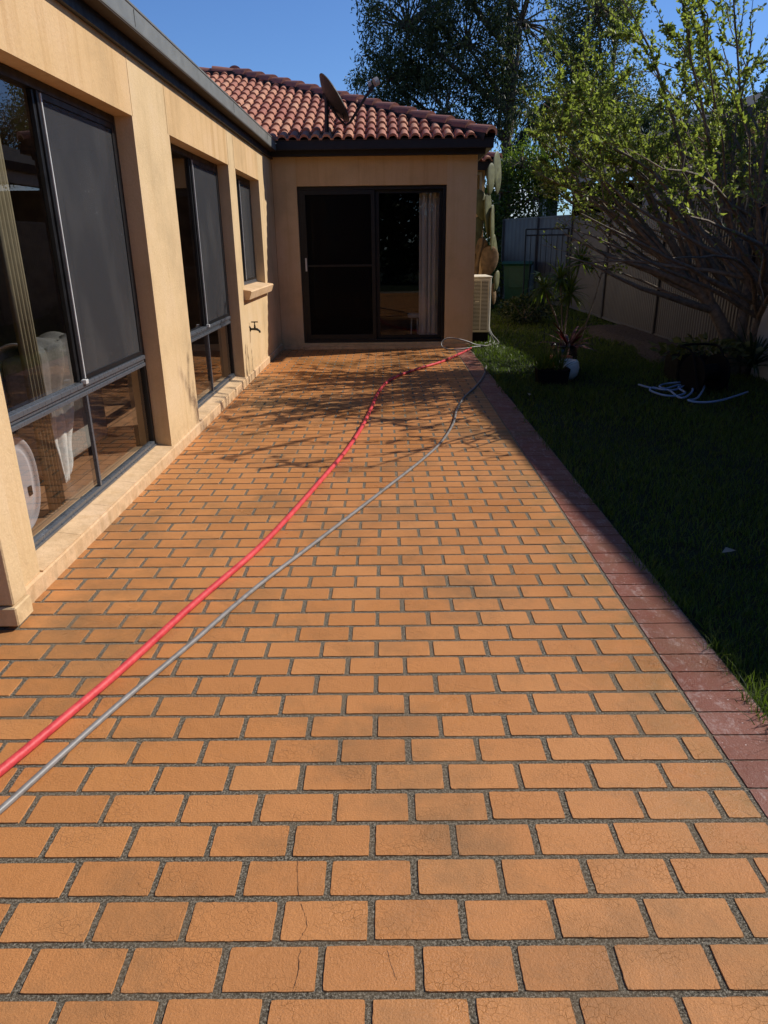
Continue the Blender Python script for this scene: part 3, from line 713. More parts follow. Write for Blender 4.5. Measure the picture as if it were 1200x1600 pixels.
# underlay sheets
ul = MB(); RZ = EZ+D*math.tan(PIT)-.02; e0 = EZ-.01
ul.add([(EX, EY, e0), (EXR, EY, e0), (EXR-D, EY+D, RZ), (EX-D, EY+D, RZ)], [(0, 1, 2, 3)])
ul.add([(EXR, EY, e0), (EXR, 20.5, e0), (EXR-D, 20.5, RZ), (EXR-D, EY+D, RZ)], [(0, 1, 2, 3)])
ul.add([(EX-.06, 2.15, e0-.04), (EX-.06, EY, e0-.04), (EX-D, EY+D, RZ), (EX-D, 2.15+D, RZ)], [(0, 1, 2, 3)])
ul.add([(EX, 2.15, e0), (EX-D, 2.15+D, RZ), (EX-2*D, 2.15, e0)], [(0, 1, 2)])
ul.add([(EX-2*D, 2.15, e0), (EX-D, 2.15+D, RZ), (EX-D, EY+D, RZ), (EX-2*D, EY+2*D, e0)], [(0, 1, 2, 3)])
ul.add([(EXR-D, EY+D, RZ), (EXR-D, 20.5, RZ), (EX-2*D, 20.5, e0), (EX-D, EY+D, RZ)], [(0, 1, 2, 3)])
hp(ul.build('roof_lining', 'tile_under'))
# ridge and hip caps
def caps(mb, A, B, seglen=.40, r=.125):
    A, B = Vector(A), Vector(B); n_ = max(1, int((B-A).length/seglen)); T = (B-A).normalized()
    S = T.cross(Vector((0, 0, 1))).normalized(); Un = S.cross(T).normalized()
    if Un.z < 0: Un = -Un
    for i in range(n_):
        p0 = A+(B-A)*(i/n_)-T*.035; p1 = A+(B-A)*((i+1)/n_)
        vs = []; k_ = 10
        for p, rr, h in ((p0, r*1.06, .030), (p0+T*.05, r*1.05, .028), (p1, r*.90, .0)):
            for q in range(k_+1):
                an = math.pi*q/k_; vs.append(p+S*math.cos(an)*rr+Un*(math.sin(an)*rr*.85+h+.015))
        for q in range(k_+1):
            an = math.pi*q/k_; vs.append(p0+S*math.cos(an)*rr*.92+Un*(math.sin(an)*rr*.70+.03))
        fs = []
        for s0 in range(2):
            for q in range(k_): a_ = s0*(k_+1)+q; fs.append((a_, a_+1, a_+k_+2, a_+k_+1))
        for q in range(k_): fs.append((q, q+1, 3*(k_+1)+q+1, 3*(k_+1)+q))
        mb.add(vs, fs)
        # bedding under the cap
        b0, b1 = p0+T*.02, p1
        for sgn in (-1, 1):
            mb.add([b0+S*sgn*r*.93+Un*.05, b1+S*sgn*r*.93+Un*.05, b1+S*sgn*r*1.0-Un*.05, b0+S*sgn*r*1.0-Un*.05], [(0, 1, 2, 3)], 1)
RT = EZ+D*math.tan(PIT)
for A_, B_, sl_, r_ in (((EXR-.02, EY+.02, EZ+.02), (EXR-D, EY+D, RT+.02), .40, .125), ((EX-D-.4, EY+D, RT+.02), (EXR-D, EY+D, RT+.02), .40, .125),
                        ((EX-D, 2.15+D, RT+.02), (EX-D, EY+D, RT+.02), .40, .125), ((EX, 2.15, EZ+.02), (EX-D, 2.15+D, RT+.02), .40, .125),
                        ((EXR-D, EY+D, RT+.02), (EXR-D, 20.4, RT+.02), .40, .125), ((2.03, 14.29, 3.02), (1.5, 14.82, 3.22), .3, .09)):
    rc = MB(); caps(rc, A_, B_, sl_, r_); hp(rc.build('ridge_cap', ['ridge_terracotta', 'fascia_paint'], smooth=False))

# ================================================================== things on / in the house
# satellite dish
dish = thing('satellite_dish', 'dark grey oval satellite dish on a pole above the tiled roof', 'satellite dish', (-.851, 11.80, 3.099)); dish.scale = (.967,)*3
P0 = Vector((-.88, 12.2, 3.15))
def dl(p): return Vector(p)-P0
MB().tube([dl((-.885, 12.2, 3.10)), dl((-.875, 12.2, 3.80))], .032, 12).box(-.07, .07, -.06, .06, -.06, -.02).build('pole', 'dish_metal', dish)
nrm = Vector((.82, .19, .55)).normalized(); ctr = Vector((-.80, 12.22, 3.66))
a1 = Vector((0, 1, 0)).cross(nrm); a1.normalize(); a1 = (a1-nrm*a1.dot(nrm)).normalized()   # long axis
a2 = nrm.cross(a1).normalized()
if a1.z < 0: a1 = -a1
mb = MB(); R1, R2 = .375, .345; rings = 9; sg = 40; vs = []
for side, off in ((0, 0.0), (1, -.012)):
    for i in range(rings+1):
        t = i/rings
        for k in range(sg):
            an = 2*math.pi*k/sg; vs.append(dl(ctr+a1*math.cos(an)*R1*t+a2*math.sin(an)*R2*t+nrm*(.105*(t*t-1)+off+.06)))
fs = []
for side in (0, 1):
    o_ = side*(rings+1)*sg
    for i in range(rings):
        for k in range(sg): fs.append((o_+i*sg+k, o_+i*sg+(k+1) % sg, o_+(i+1)*sg+(k+1) % sg, o_+(i+1)*sg+k))
for k in range(sg): fs.append((rings*sg+k, rings*sg+(k+1) % sg, (2*rings+1)*sg+(k+1) % sg, (2*rings+1)*sg+k))
mb.add(vs, fs).build('reflector', 'dish_metal', dish, smooth=True)
bk = ctr-nrm*.06
MB().tube([dl((-.875, 12.2, 3.70)), dl(bk)], .035, 10).tube([dl(bk+a1*.14), dl(bk-a1*.24)], .022, 8).tube([dl(bk+a1*.12+a2*.12), dl(bk-a1*.2-a2*.02)], .014, 8).build('mount_bracket', 'dish_metal', dish)
low = ctr-a1*.37; lnb = Vector((-.17, 12.15, 3.84))
MB().tube([dl(bk-a1*.22), dl(low-nrm*.02-a1*.03), dl(low+nrm*.06-a1*.03), dl(lnb-Vector((.05, 0, .07)))], [.018, .020, .020, .020], 8).build('feed_arm', 'dish_metal', dish)
lm = MB(); 
lm.tube([dl(lnb-Vector((.05, 0, .07))), dl(lnb)], .04, 12, 1); q = (-nrm)
lm.tube([dl(lnb+Vector((-.07, 0, .0))), dl(lnb+Vector((-.02, 0, .015)))], .045, 14, 0); lm.tube([dl(lnb+Vector((.02, 0, .03))), dl(lnb+Vector((.075, .02, .06)))], .055, 14, 0)
lm.build('receiver_head', ['lnb_plastic', 'dish_metal'], dish)
pts = smooth_path([dl(p) for p in [(-.86, 12.18, 3.66), (-.83, 12.1, 3.45), (-.74, 12.08, 3.32), (-.62, 12.1, 3.36), (-.66, 12.12, 3.5), (-.80, 12.15, 3.55), (-.86, 12.17, 3.42), (-.87, 12.17, 3.2)]], 8)
MB().tube(pts, .007, 6).build('cable', 'black_plastic', dish)

# tap
t = thing('garden_tap', 'small brass garden tap with cross handle under the sill of the smallest window', 'tap', (-1.738, 9.27, .62))
MB().tube([(0, 0, 0), (.05, 0, 0), (.085, 0, -.002), (.115, 0, -.02), (.122, 0, -.045)], [.013, .015, .017, .014, .013], 12).tube([(0, 0, 0), (.006, 0, 0)], .03, 16).build('spout', 'brass_dark', t, smooth=True)
MB().tube([(.06, 0, .01), (.06, 0, .055)], [.014, .009], 10).tube([(.06, 0, .05), (.06, 0, .085)], .006, 8).tube([(.018, 0, .088), (.102, 0, .088)], .0075, 8).tube([(.06, -.035, .088), (.06, .035, .088)], .0075, 8).build('handle', 'brass_dark', t)

# sofa + throw + curtain + plastic lid behind the first window
sf = thing('sofa', 'dark grey fabric sofa seen from behind through the nearest window', 'sofa', (-2.9, 5.15, .09))
def rounded(x0, x1, y0, y1, z0, z1, name, mat, par, b=.04):
    o = MB().box(x0, x1, y0, y1, z0, z1).build(name, mat, par); bm = o.modifiers.new('bevel', 'BEVEL'); bm.width = b; bm.segments = 3; return o
simple('sofa_grey', (.26, .24, .215), .95, 0, .15, .2, 40, 260, .5)
rounded(.42, .60, -.57, .57, .06, .86, 'backrest', 'sofa_grey', sf); rounded(-.35, .43, -.40, .40, .12, .40, 'seat', 'sofa_grey', sf)
for s in (-1, 1): rounded(-.35, .42, s*.49-.085, s*.49+.085, .06, .58, 'armrest', 'sofa_grey', sf)
for sx_ in (-.28, .52):
    for sy_ in (-.5, .5): MB().tube([(sx_, sy_, 0), (sx_, sy_, .07)], .022, 8).build('leg', 'black_plastic', sf)
V = []; F = []; nu_, nv_ = 44, 60
for j in range(nv_+1):
    s_ = j/nv_          # from behind (room side) over the top down the window side
    L_ = s_*1.75-.55
    for i in range(nu_+1):
        u = i/nu_
        taper = max(0, L_-.25)/.95
        y = 4.60+.72*u; y = y+(4.66-y)*min(1, taper)*.82
        f1 = .018*math.sin(u*17+L_*2)+.012*math.sin(u*31+1+L_*5)+.02*noise.noise(Vector((u*4, L_*4, 1)))
        if L_ < -.0: x, z = -2.500-f1*.4, .985+f1*.3+L_*.95
        elif L_ < .22: tt = L_/.22; x = -2.495+.225*tt; z = .985+.035*math.sin(tt*math.pi)+f1*.6
        else: x = -2.268+f1*1.4+.012; z = .985-(L_-.22)*.93+.12*u*u
        V.append((x, y, z+.0))
for j in range(nv_):
    for i in range(nu_): a_ = j*(nu_+1)+i; F.append((a_, a_+1, a_+nu_+2, a_+nu_+1))
th = fast_mesh('throw_blanket', V, F, 'throw_wool', smooth=True); sd_ = th.modifiers.new('thick', 'SOLIDIFY'); sd_.thickness = .012
tag(th, 'crumpled pale grey blanket thrown over the sofa back inside the nearest window', 'blanket')
V = []; F = []
for j in range(2):
    for i in range(61):
        u = i/60; V.append((-2.03+.022*math.sin(u*26), 3.99+.17*u, (.12, 2.42)[j]))
for i in range(60): F.append((i, i+1, i+62, i+61))
cu_ = fast_mesh('curtain', V, F, 'curtain_cloth', smooth=True); sm_ = cu_.modifiers.new('thick', 'SOLIDIFY'); sm_.thickness = .004
tag(cu_, 'narrow olive beige curtain hanging inside the nearest window', 'curtain')
ld = thing('plastic_lid', 'clear oval plastic tub lid leaning inside the lower pane of the nearest window', 'lid', (-2.0, 3.60, .13))
mb = MB(); vs = []; fs = []; prof = [(1.0, .0), (1.0, .03), (.95, .034), (.90, .022), (.80, .010), (.78, .022), (.70, .024), (.35, .020), (.0, .022)]; sg = 48
for r_, h in prof:
    for k in range(sg):
        an = 2*math.pi*k/sg; vs.append((-.02+h, .25*r_*math.copysign(abs(math.cos(an))**.85, math.cos(an)), .275+.27*r_*math.copysign(abs(math.sin(an))**.85, math.sin(an))))
for i in range(len(prof)-1):
    for k in range(sg): fs.append((i*sg+k, i*sg+(k+1) % sg, (i+1)*sg+(k+1) % sg, (i+1)*sg+k))
mb.add(vs, fs).build('lid_shell', 'clear_plastic', ld, smooth=True)
mb = MB()
for k in range(6):
    an = k*math.pi/3; mb.tube([(.006, .02*math.cos(an), .20+.02*math.sin(an)), (.008, .055*math.cos(an), .20+.055*math.sin(an))], .004, 6)
mb.build('moulded_star', 'clear_plastic', ld); MB().box(.0, .012, .12, .15, .19, .24).build('clip', 'black_plastic', ld)

# vertical blind + stool behind the sliding door
bl = thing('vertical_blind', 'pale vertical blind drawn to the right side of the sliding glass door', 'blind', (.72, 12.33, .14))
for i, xx in enumerate((-.155, -.135, -.105, -.06, -.045, .0, .02, .045, .07, .10, .125, .15)):
    an = rad(58+14*math.sin(i*2.2)); dx, dy = math.cos(an)*.045, math.sin(an)*.045
    mb = MB(); mb.add([(xx-dx, -dy, 0), (xx+dx, dy, 0), (xx+dx, dy, 2.28), (xx-dx, -dy, 2.28)], [(0, 1, 2, 3)])
    o = mb.build('slat', 'blind_slat', bl); q = o.modifiers.new('t', 'SOLIDIFY'); q.thickness = .002
MB().box(-1.9, .2, -.03, .03, 2.285, 2.32).build('head_rail', 'frame_black', bl)
stl = thing('stool', 'small white round topped stool behind the glass beside the blind', 'stool', (.50, 13.2, .09))
MB().lathe([(0, .36), (.11, .36), (.125, .345), (.125, .30), (.11, .285), (0, .285)], seg=28).build('seat', 'white_ceramic', stl, smooth=True)
for k in range(4):
    an = math.pi/4+k*math.pi/2; MB().tube([(.07*math.cos(an), .07*math.sin(an), .29), (.085*math.cos(an), .085*math.sin(an), 0)], .013, 8).build('leg', 'white_ceramic', stl)

# air conditioner outdoor unit
ac = thing('air_conditioner', 'cream outdoor air conditioning unit with slatted grille beside the house corner', 'air conditioner', (1.62, 13.1, 0))
MB().box(-.16, .17, -.42, .42, .16, 1.06, 0, .012).build('casing', 'ac_cream', ac)
mb = MB(); mb.box(-.145, .125, -.4245, -.4225, .20, 1.01, 1)
for i in range(36):
    zz = .215+i*.0222; mb.box(-.140, .120, -.436, -.425, zz, zz+.010, 0)
for xx in (-.148, -.012, .118): mb.box(xx, xx+.014, -.442, -.424, .195, 1.015, 0)
mb.box(-.10, -.03, -.444, -.4425, .66, .69, 0)
mb.build('grille', ['ac_cream', 'ac_dark'], ac)
mb = MB(); mb.box(-.17, .18, -.43, .43, 1.061, 1.085, 0, .006).build('top_cover', 'ac_cream', ac)
for y_ in (-.38, .28): MB().box(-.14, .15, y_, y_+.10, -.03, .158).build('foot', 'black_plastic', ac)
mb = MB()
for i, (a_, b_) in enumerate(((.20, -.30), (.26, -.42), (.33, -.48))): mb.tube(smooth_path([(.17, -.2, .3), (.19+.02*i, -.25, .12), (a_, b_, -.01), (a_-.12, b_-.18, -.02)], 6), .010, 6)
mb.build('pipe', 'cable_grey', ac)

# ================================================================== hoses lying on the paving
hr = [(-1.70, 1.66), (-1.366, 1.876), (-1.28, 1.925)]
def gp(px, py, z=0.0):
    """ground point seen at a photo pixel (used once, to measure where the hose lies)"""
    d = cf+cr*((px-600)/1109)-cu*((py-800)/1109); t_ = (z-CAM_H)/d.z; return (d.x*t_, d.y*t_, z)
red_px = [(-60, 1252), (0, 1205), (100, 1122), (200, 1037), (300, 946), (400, 860), (455, 803), (500, 752), (540, 705), (565, 668), (580, 638), (592, 612), (612, 592), (650, 577), (690, 565), (722, 551), (736, 544)]
pts = smooth_path([gp(x, y, .022) for x, y in red_px], 10)
rr_ = [.0165 if p.y < 6.5 else .0165+.004*math.sin(p.y*37) for p in pts]
rh = MB().tube(pts, rr_, 12).build('red_hose', 'hose_red', smooth=True)
tag(rh, 'long red lay flat hose snaking across the brick paving', 'hose')
grey_px = [(-60, 1312), (0, 1266), (100, 1176), (200, 1088), (300, 1004), (400, 918), (500, 842), (600, 765), (660, 718), (690, 690), (708, 662), (714, 640), (726, 620), (742, 605), (755, 588), (760, 572)]
pts = smooth_path([gp(x, y, .016) for x, y in grey_px], 10)
tag(MB().tube(pts, .0112, 10).build('grey_hose', 'hose_grey', smooth=True), 'thin grey pressure hose running beside the red one', 'hose')
lp = [(1.62, 11.9, .03), (1.45, 11.85, .06), (1.30, 11.80, .12), (1.12, 11.75, .17), (.97, 11.72, .18), (.88, 11.68, .12), (.90, 11.62, .05), (1.05, 11.60, .015), (1.25, 11.68, .02), (1.46, 11.82, .03), (1.62, 11.95, .02), (1.75, 12.2, .01)]
tag(MB().tube(smooth_path(lp, 8), .011, 8).build('hose_loop', 'hose_grey', smooth=True), 'springy grey hose loop standing up at the corner of the house wall', 'hose')
mb = MB()
q = [gp(x, y, .02) for x, y in ((998, 601), (1010, 607), (1030, 609), (1045, 612), (1060, 622), (1072, 622), (1082, 612), (1078, 604), (1060, 604), (1040, 608), (1030, 606), (1040, 600), (1060, 600), (1076, 597), (1072, 603), (1055, 610), (1035, 611), (1020, 607), (1016, 612), (1035, 619), (1055, 620), (1070, 616), (1060, 606), (1078, 600), (1092, 600), (1100, 606), (1090, 622), (1075, 628), (1095, 630), (1120, 629), (1145, 622), (1168, 614))]
q = [(x, y, .02+.018*abs(math.sin(i*1.7))) for i, (x, y, z) in enumerate(q)]
tag(mb.tube(smooth_path(q, 7), .0115, 7).build('blue_hose', 'hose_blue', smooth=True), 'pale blue garden hose tangled on the shaded lawn', 'hose')
# hose reel cart beside it
rl = thing('hose_reel', 'black plastic hose reel lying in deep shade beside the pale blue hose', 'hose reel', (3.62, 8.15, -.02), rz=.3)
for xx in (-.17, .15): MB().tube([(xx, 0, .21), (xx+.025, 0, .21)], .21, 28).build('side_disc', 'black_plastic', rl)
MB().tube([(-.15, 0, .21), (.15, 0, .21)], .10, 20).build('drum', 'black_plastic', rl)
MB().tube(smooth_path([(-.2, -.18, .02), (-.2, 0, .44), (-.2, .2, .5), (.2, .2, .5), (.2, 0, .44), (.2, -.18, .02)], 5), .013, 8).build('frame', 'black_plastic', rl)

# ================================================================== vegetation helpers
def leaf_arrays(P, Dv, size, width, r, droop=.0, fold=.25, curl=.25):
    """P (n,3) base points, Dv (n,3) leaf directions: 6-vert leaves of 4 tris"""
    n_ = len(P); Dv = Dv/np.linalg.norm(Dv, axis=1, keepdims=True)
    rn = r.normal(size=(n_, 3)); S = np.cross(Dv, rn); S /= np.linalg.norm(S, axis=1, keepdims=True)+1e-9
    Nn = np.cross(S, Dv); L_ = (size*r.uniform(.65, 1.25, n_))[:, None]; Wd = L_*width
    V = np.zeros((n_, 4, 3)); c = curl*L_
    V[:, 0] = P; V[:, 1] = P+Dv*L_*.5+S*Wd*.5+Nn*Wd*fold-Nn*c*.1; V[:, 2] = P+Dv*L_*.97-Nn*c*.5; V[:, 3] = P+Dv*L_*.5-S*Wd*.5+Nn*Wd*fold-Nn*c*.1
    b = np.arange(n_)[:, None]*4
    return V.reshape(-1, 3), np.concatenate([b+[0, 1, 2], b+[0, 2, 3]])
def limb(mb, p, d, length, r0, r1, nseg, wob, rnd, bend=Vector((0, 0, 0)), seg=5, ok=None):
    pts = [Vector(p)]; rs = [r0]; d = Vector(d).normalized()
    if ok and not ok(pts[0]): return [pts[0]]*(nseg+1), d
    for i in range(nseg):
        d = (d+Vector((rnd.gauss(0, wob), rnd.gauss(0, wob), rnd.gauss(0, wob)))+bend/nseg).normalized()
        q = pts[-1]+d*length/nseg
        if ok and not ok(q): break
        pts.append(q); rs.append(r0+(r1-r0)*(i+1)/nseg)
    if len(pts) > 1: 
        if len(pts) < nseg+1: rs = [r0+(r1-r0)*i/(len(pts)-1) for i in range(len(pts))]
        mb.tube(pts, rs, seg, cap=False)
    while len(pts) < nseg+1: pts.append(pts[-1])
    return pts, d

# ---- the many-stemmed tree against the fence
def garden_tree():
    rnd = random.Random(11); r = np.random.default_rng(5)
    base = Vector((4.60, 9.38, -.03))
    root = thing('garden_tree', 'many stemmed garden tree with bare whippy branches and small spring leaves by the fence', 'tree', base)
    tr = MB(); LP, LD = [], []
    stems = [((-.06, 0, 0), (-.06, -.02, 1), 1.40, .095, (-.85, 0, .1)), ((.0, .05, 0), (-.03, .05, 1), 1.3, .070, (.0, .1, 0)), ((.06, 0, 0), (.05, -.1, 1), 1.5, .075, (.05, -.1, 0)),
             ((.12, .02, 0), (.22, .05, 1), 1.5, .070, (.25, .05, 0)), ((.05, -.06, 0), (-.12, -.25, 1), 1.3, .050, (-.35, -.35, 0)), ((.1, .1, 0), (.15, .35, 1), 1.4, .055, (.1, .45, 0))]
    prim = []
    for off, d, L_, rr, bend in stems:
        pts, dd = limb(tr, Vector(off), d, L_, rr, rr*.66, 8, .05, rnd, Vector(bend), 8)
        prim.append((pts, dd, rr*.62))
    brm = MB()
    tips = []
    def cut(p):
        wx, wy, wz = p.x+base.x, p.y+base.y, p.z+base.z
        return wx > (2.15-.36*max(0, wz-2.1)+.25*math.sin(wz*5+wy*3))*(wy/9.7)
    def leafy(pts, dens, L0=.0):
        for a_, b_ in zip(pts[:-1], pts[1:]):
            n_ = np.random.default_rng(rnd.randrange(10**6)).poisson(dens*(b_-a_).length)
            for _ in range(n_):
                t_ = rnd.random(); q_ = a_.lerp(b_, t_)
                if not cut(q_): continue
                LP.append(q_)
                dd = (b_-a_).normalized()*.6+Vector((rnd.gauss(0, .6), rnd.gauss(0, .6), rnd.gauss(.15, .6))); LD.append(dd)
    # (stem index, count, mean direction, spread)
    plan = [(0, 9, (-1.0, .05, .62), .30), (0, 12, (-.8, .1, 1.0), .30), (1, 8, (-.5, .3, 1), .36), (2, 13, (-.15, -.1, 1.4), .30), (3, 16, (.35, .1, 1.3), .34), (4, 11, (-.75, -.6, .7), .34), (5, 17, (-.38, .95, .85), .36), (0, 3, (-1, .4, .45), .22), (4, 2, (-1.0, 0, .5), .22)]
    for si, cnt, mean, spr in plan:
        pts, dd, rr = prim[si]
        for c_ in range(cnt):
            k_ = rnd.choice([5, 6, 7, 8]); p = pts[k_]
            d = Vector(mean).normalized()+Vector((rnd.gauss(0, spr), rnd.gauss(0, spr), rnd.gauss(0, spr*.7)))
            if d.z < .25: d.z = .25+rnd.random()*.15
            L_ = rnd.uniform(2.2, 3.9)*(1.2 if si == 5 else 1); r0 = rnd.uniform(.022, .048)
            lp_, ld_ = limb(tr, p, d, L_, r0, .006, 10, .085, rnd, Vector((rnd.uniform(-.35, .1), 0, rnd.uniform(-.45, .15))), 6, cut)
            leafy(lp_[4:], 34)
            for s_ in range(rnd.randint(6, 9)):
                q = rnd.randint(3, 10); sp = lp_[q]; base_d = (lp_[min(q+1, 10)]-lp_[q-1]).normalized()
                if base_d.length < .5 or (sp.z+base.z < 1.8 and rnd.random() < .75): continue
                sd = base_d*.8+Vector((rnd.gauss(0, .55), rnd.gauss(0, .55), rnd.gauss(.2, .5)))
                sp_, _ = limb(brm, sp, sd, rnd.uniform(.35, 1.1), .0065, .0028, 5, .10, rnd, Vector((0, 0, .1)), 4, cut)
                leafy(sp_[1:], 85)
                for t_ in range(rnd.randint(1, 3)):
                    q2 = rnd.randint(1, 5); td = (sp_[q2]-sp_[q2-1]).normalized()*.7+Vector((rnd.gauss(0, .6), rnd.gauss(0, .6), rnd.gauss(.1, .55)))
                    tp_, _ = limb(brm, sp_[q2], td, rnd.uniform(.12, .42), .0038, .0018, 3, .12, rnd, Vector((0, 0, 0)), 3, cut)
                    leafy(tp_, 170)
    tr.build('trunk', 'bark_grey', root, smooth=True); brm.build('twigs', 'bark_grey', root)
    P = np.array([tuple(p) for p in LP]); Dv = np.array([tuple(d) for d in LD])
    # fewer leaves high up on the right, as on the tree
    wx = P[:, 0]+base.x; wz = P[:, 2]+base.z
    keep = r.random(len(P)) < np.clip(1.0-.50*np.clip((wx-2.9)/1.4, 0, 1)-.26*np.clip(wz-3.2, 0, 2), .30, 1)
    keep &= r.random(len(P)) < np.clip((wz-1.65)/.9, .06, 1)
    P, Dv = P[keep], Dv[keep]
    V1, F1 = leaf_arrays(P, Dv, .057, .52, r)
    fast_mesh('crown', V1, F1, 'leaf_spring', root)
    return root
garden_tree()

def crown_tree(name, label, base, trunk_r, H, blobs, leafm, barkm, n_cl, per, lsize, lw, seed, droop=0.0, group=None, cl=.45, lean=(0, 0), stems=1):
    """trunk with limbs reaching into clumps; each clump carries loose leaves so gaps stay open"""
    rnd = random.Random(seed); r = np.random.default_rng(seed)
    root = thing(name, label, 'tree', base, group); B = Vector(base)
    tr = MB(); pts = [Vector((0, 0, 0))]; top = Vector((lean[0], lean[1], H*.72)); nseg = 10
    for i in range(1, nseg+1): pts.append(top*(i/nseg)+Vector((rnd.gauss(0, .09), rnd.gauss(0, .09), 0)))
    tr.tube(pts, [trunk_r*(1-.75*i/nseg) for i in range(nseg+1)], 9)
    cls = []
    tot = sum(b[3] for b in blobs)
    for (cx_, cy_, cz_, wt, rx, ry, rz) in blobs:
        for _ in range(int(n_cl*wt/tot)):
            v = r.normal(size=3); v /= np.linalg.norm(v); q = r.uniform(.35, 1)**.5
            cls.append((cx_-B.x+v[0]*rx*q, cy_-B.y+v[1]*ry*q, cz_-B.z+v[2]*rz*q))
    # limbs to the blobs then to clumps
    hubs = []
    for (cx_, cy_, cz_, wt, rx, ry, rz) in blobs:
        hub = Vector((cx_-B.x, cy_-B.y, cz_-B.z)); k_ = max(2, min(nseg-1, int((hub.z-.30*abs(hub.x))/H/.72*nseg*.8)))
        mid = pts[k_].lerp(hub, .5)+Vector((rnd.gauss(0, .15), rnd.gauss(0, .15), -.1))
        tr.tube(smooth_path([pts[k_], mid, hub], 5), [trunk_r*.42*(1-.07*i) for i in range(11)], 6); hubs.append(hub)
    for c_ in cls[::2]:
        c_ = Vector(c_); h = min(hubs, key=lambda a_: (a_-c_).length)
        if (c_-h).length > .15: tr.tube([h, h.lerp(c_, .5)+Vector((rnd.gauss(0, .1), rnd.gauss(0, .1), .08)), c_], [.045, .03, .012], 4, cap=False)
    tr.build('trunk', barkm, root, smooth=True)
    Cn = np.array(cls); n_ = len(Cn); szs = r.uniform(.55, 1.3, n_)*cl
    P = np.repeat(Cn, per, 0)+r.normal(size=(n_*per, 3))*np.repeat(szs, per)[:, None]*np.array([.55, .55, .42 if not droop else .75])
    Dv = r.normal(size=(n_*per, 3)); Dv[:, 2] -= droop
    V1, F1 = leaf_arrays(P, Dv, lsize, lw, r)
    fast_mesh('crown', V1, F1, leafm, root); return root

crown_tree('gum_tree', 'tall dark gum tree with drooping leaves behind the tiled roof', (4.9, 32, -.05), .34, 15,
    [(-.2, 32, 6.3, 1.0, 1.5, 1.8, 1.0), (.9, 31.5, 9.3, 1.7, 2.0, 2.0, 1.5), (.2, 32.5, 7.8, 1.1, 1.6, 1.6, .9), (3.2, 32, 8.8, 1.9, 2.0, 2.2, 2.2), (2.4, 31.5, 6.4, 1.3, 2.0, 1.6, 1.5), (5.3, 32, 9.5, 1.9, 2.0, 2.2, 2.2), (4.7, 32, 6.9, 1.1, 1.4, 1.6, 1.5), (2.5, 32, 12.0, 1.6, 3.0, 2.4, 1.6), (6.0, 32, 12.3, 1.6, 2.5, 2.4, 1.8)],
    'leaf_gum', 'bark_gum', 560, 80, .20, .28, 3, 1.0, cl=.42)
crown_tree('olive_green_tree', 'bushy olive green tree beyond the neighbour roof, right of the dark gum', (7.6, 27.5, -.05), .22, 12,
    [(6.9, 27, 8.6, 1.5, 1.2, 1.5, 1.7), (6.3, 27, 6.2, 1.2, 1.1, 1.4, 1.4), (7.2, 27, 10.6, 1.2, 1.1, 1.5, 1.3), (7.6, 27, 6.0, 1.0, 1.2, 1.3, 1.2)],
    'leaf_olive', 'bark_gum', 300, 85, .12, .42, 8, .5, cl=.42)
crown_tree('light_green_tree', 'small bright green tree growing just past the left end of the back fence', (3.8, 23.7, -.05), .09, 5,
    [(4.1, 23.7, 3.8, 1.0, .8, .7, .7), (4.5, 23.7, 2.9, 1.1, .9, .6, .7), (3.5, 23.7, 3.1, .9, .5, .6, .9), (5.0, 23.9, 3.6, .7, .7, .6, .5), (3.35, 23.8, 2.2, .6, .35, .5, .6)],
    'leaf_bright', 'bark_grey', 210, 55, .105, .5, 9, .1, cl=.32)
crown_tree('spreading_tree', 'mid green leafy tree rising behind the neighbour carport', (9.2, 31, -.05), .2, 8,
    [(8.4, 31, 4.9, 1.2, 1.3, 1.2, 1.1), (9.8, 31, 5.8, 1.2, 1.5, 1.2, 1.1), (11.2, 31, 5.4, 1.2, 1.5, 1.2, 1.2)],
    'leaf_dark', 'bark_gum', 170, 80, .12, .4, 12, .3, cl=.45)
# yellow-green shrub in the sunlit gap
def bush(name, label, base, rx, rz, n_, size, mat, seed, width=.5, cat='shrub', group=None):
    r = np.random.default_rng(seed); rnd = random.Random(seed)
    root = thing(name, label, cat, base, group)
    v = r.normal(size=(n_, 3)); v /= np.linalg.norm(v, axis=1, keepdims=True); q = r.uniform(.3, 1, (n_, 1))**.4
    lump = 1+.25*np.sin(v[:, :1]*5+1)*np.cos(v[:, 1:2]*4)
    P = v*q*lump*np.array([rx, rx, rz*.5])+np.array([0, 0, rz*.5]); P[:, 2] = np.maximum(P[:, 2], .02)
    V1, F1 = leaf_arrays(P, v+r.normal(size=(n_, 3))*.8, size, width, r)
    fast_mesh('foliage', V1, F1, mat, root)
    st_ = MB()
    for k in range(7):
        an = rnd.uniform(0, 6.28); st_.tube([(0, 0, 0), (rx*.3*math.cos(an), rx*.3*math.sin(an), rz*.4), (rx*.6*math.cos(an), rx*.6*math.sin(an), rz*.75)], [.02, .012, .005], 5, cap=False)
    st_.build('stems', 'bark_grey', root); return root
bush('sunlit_shrub', 'yellow green shrub lit by the sun past the air conditioner', (2.95, 22.5, 0), .55, 1.5, 1500, .12, 'leaf_bright', 21)
bush('leafy_hedge', 'loose green hedge between the cactus and the green bin', (3.15, 25, 0), .75, 2.8, 2200, .12, 'leaf_olive', 22)

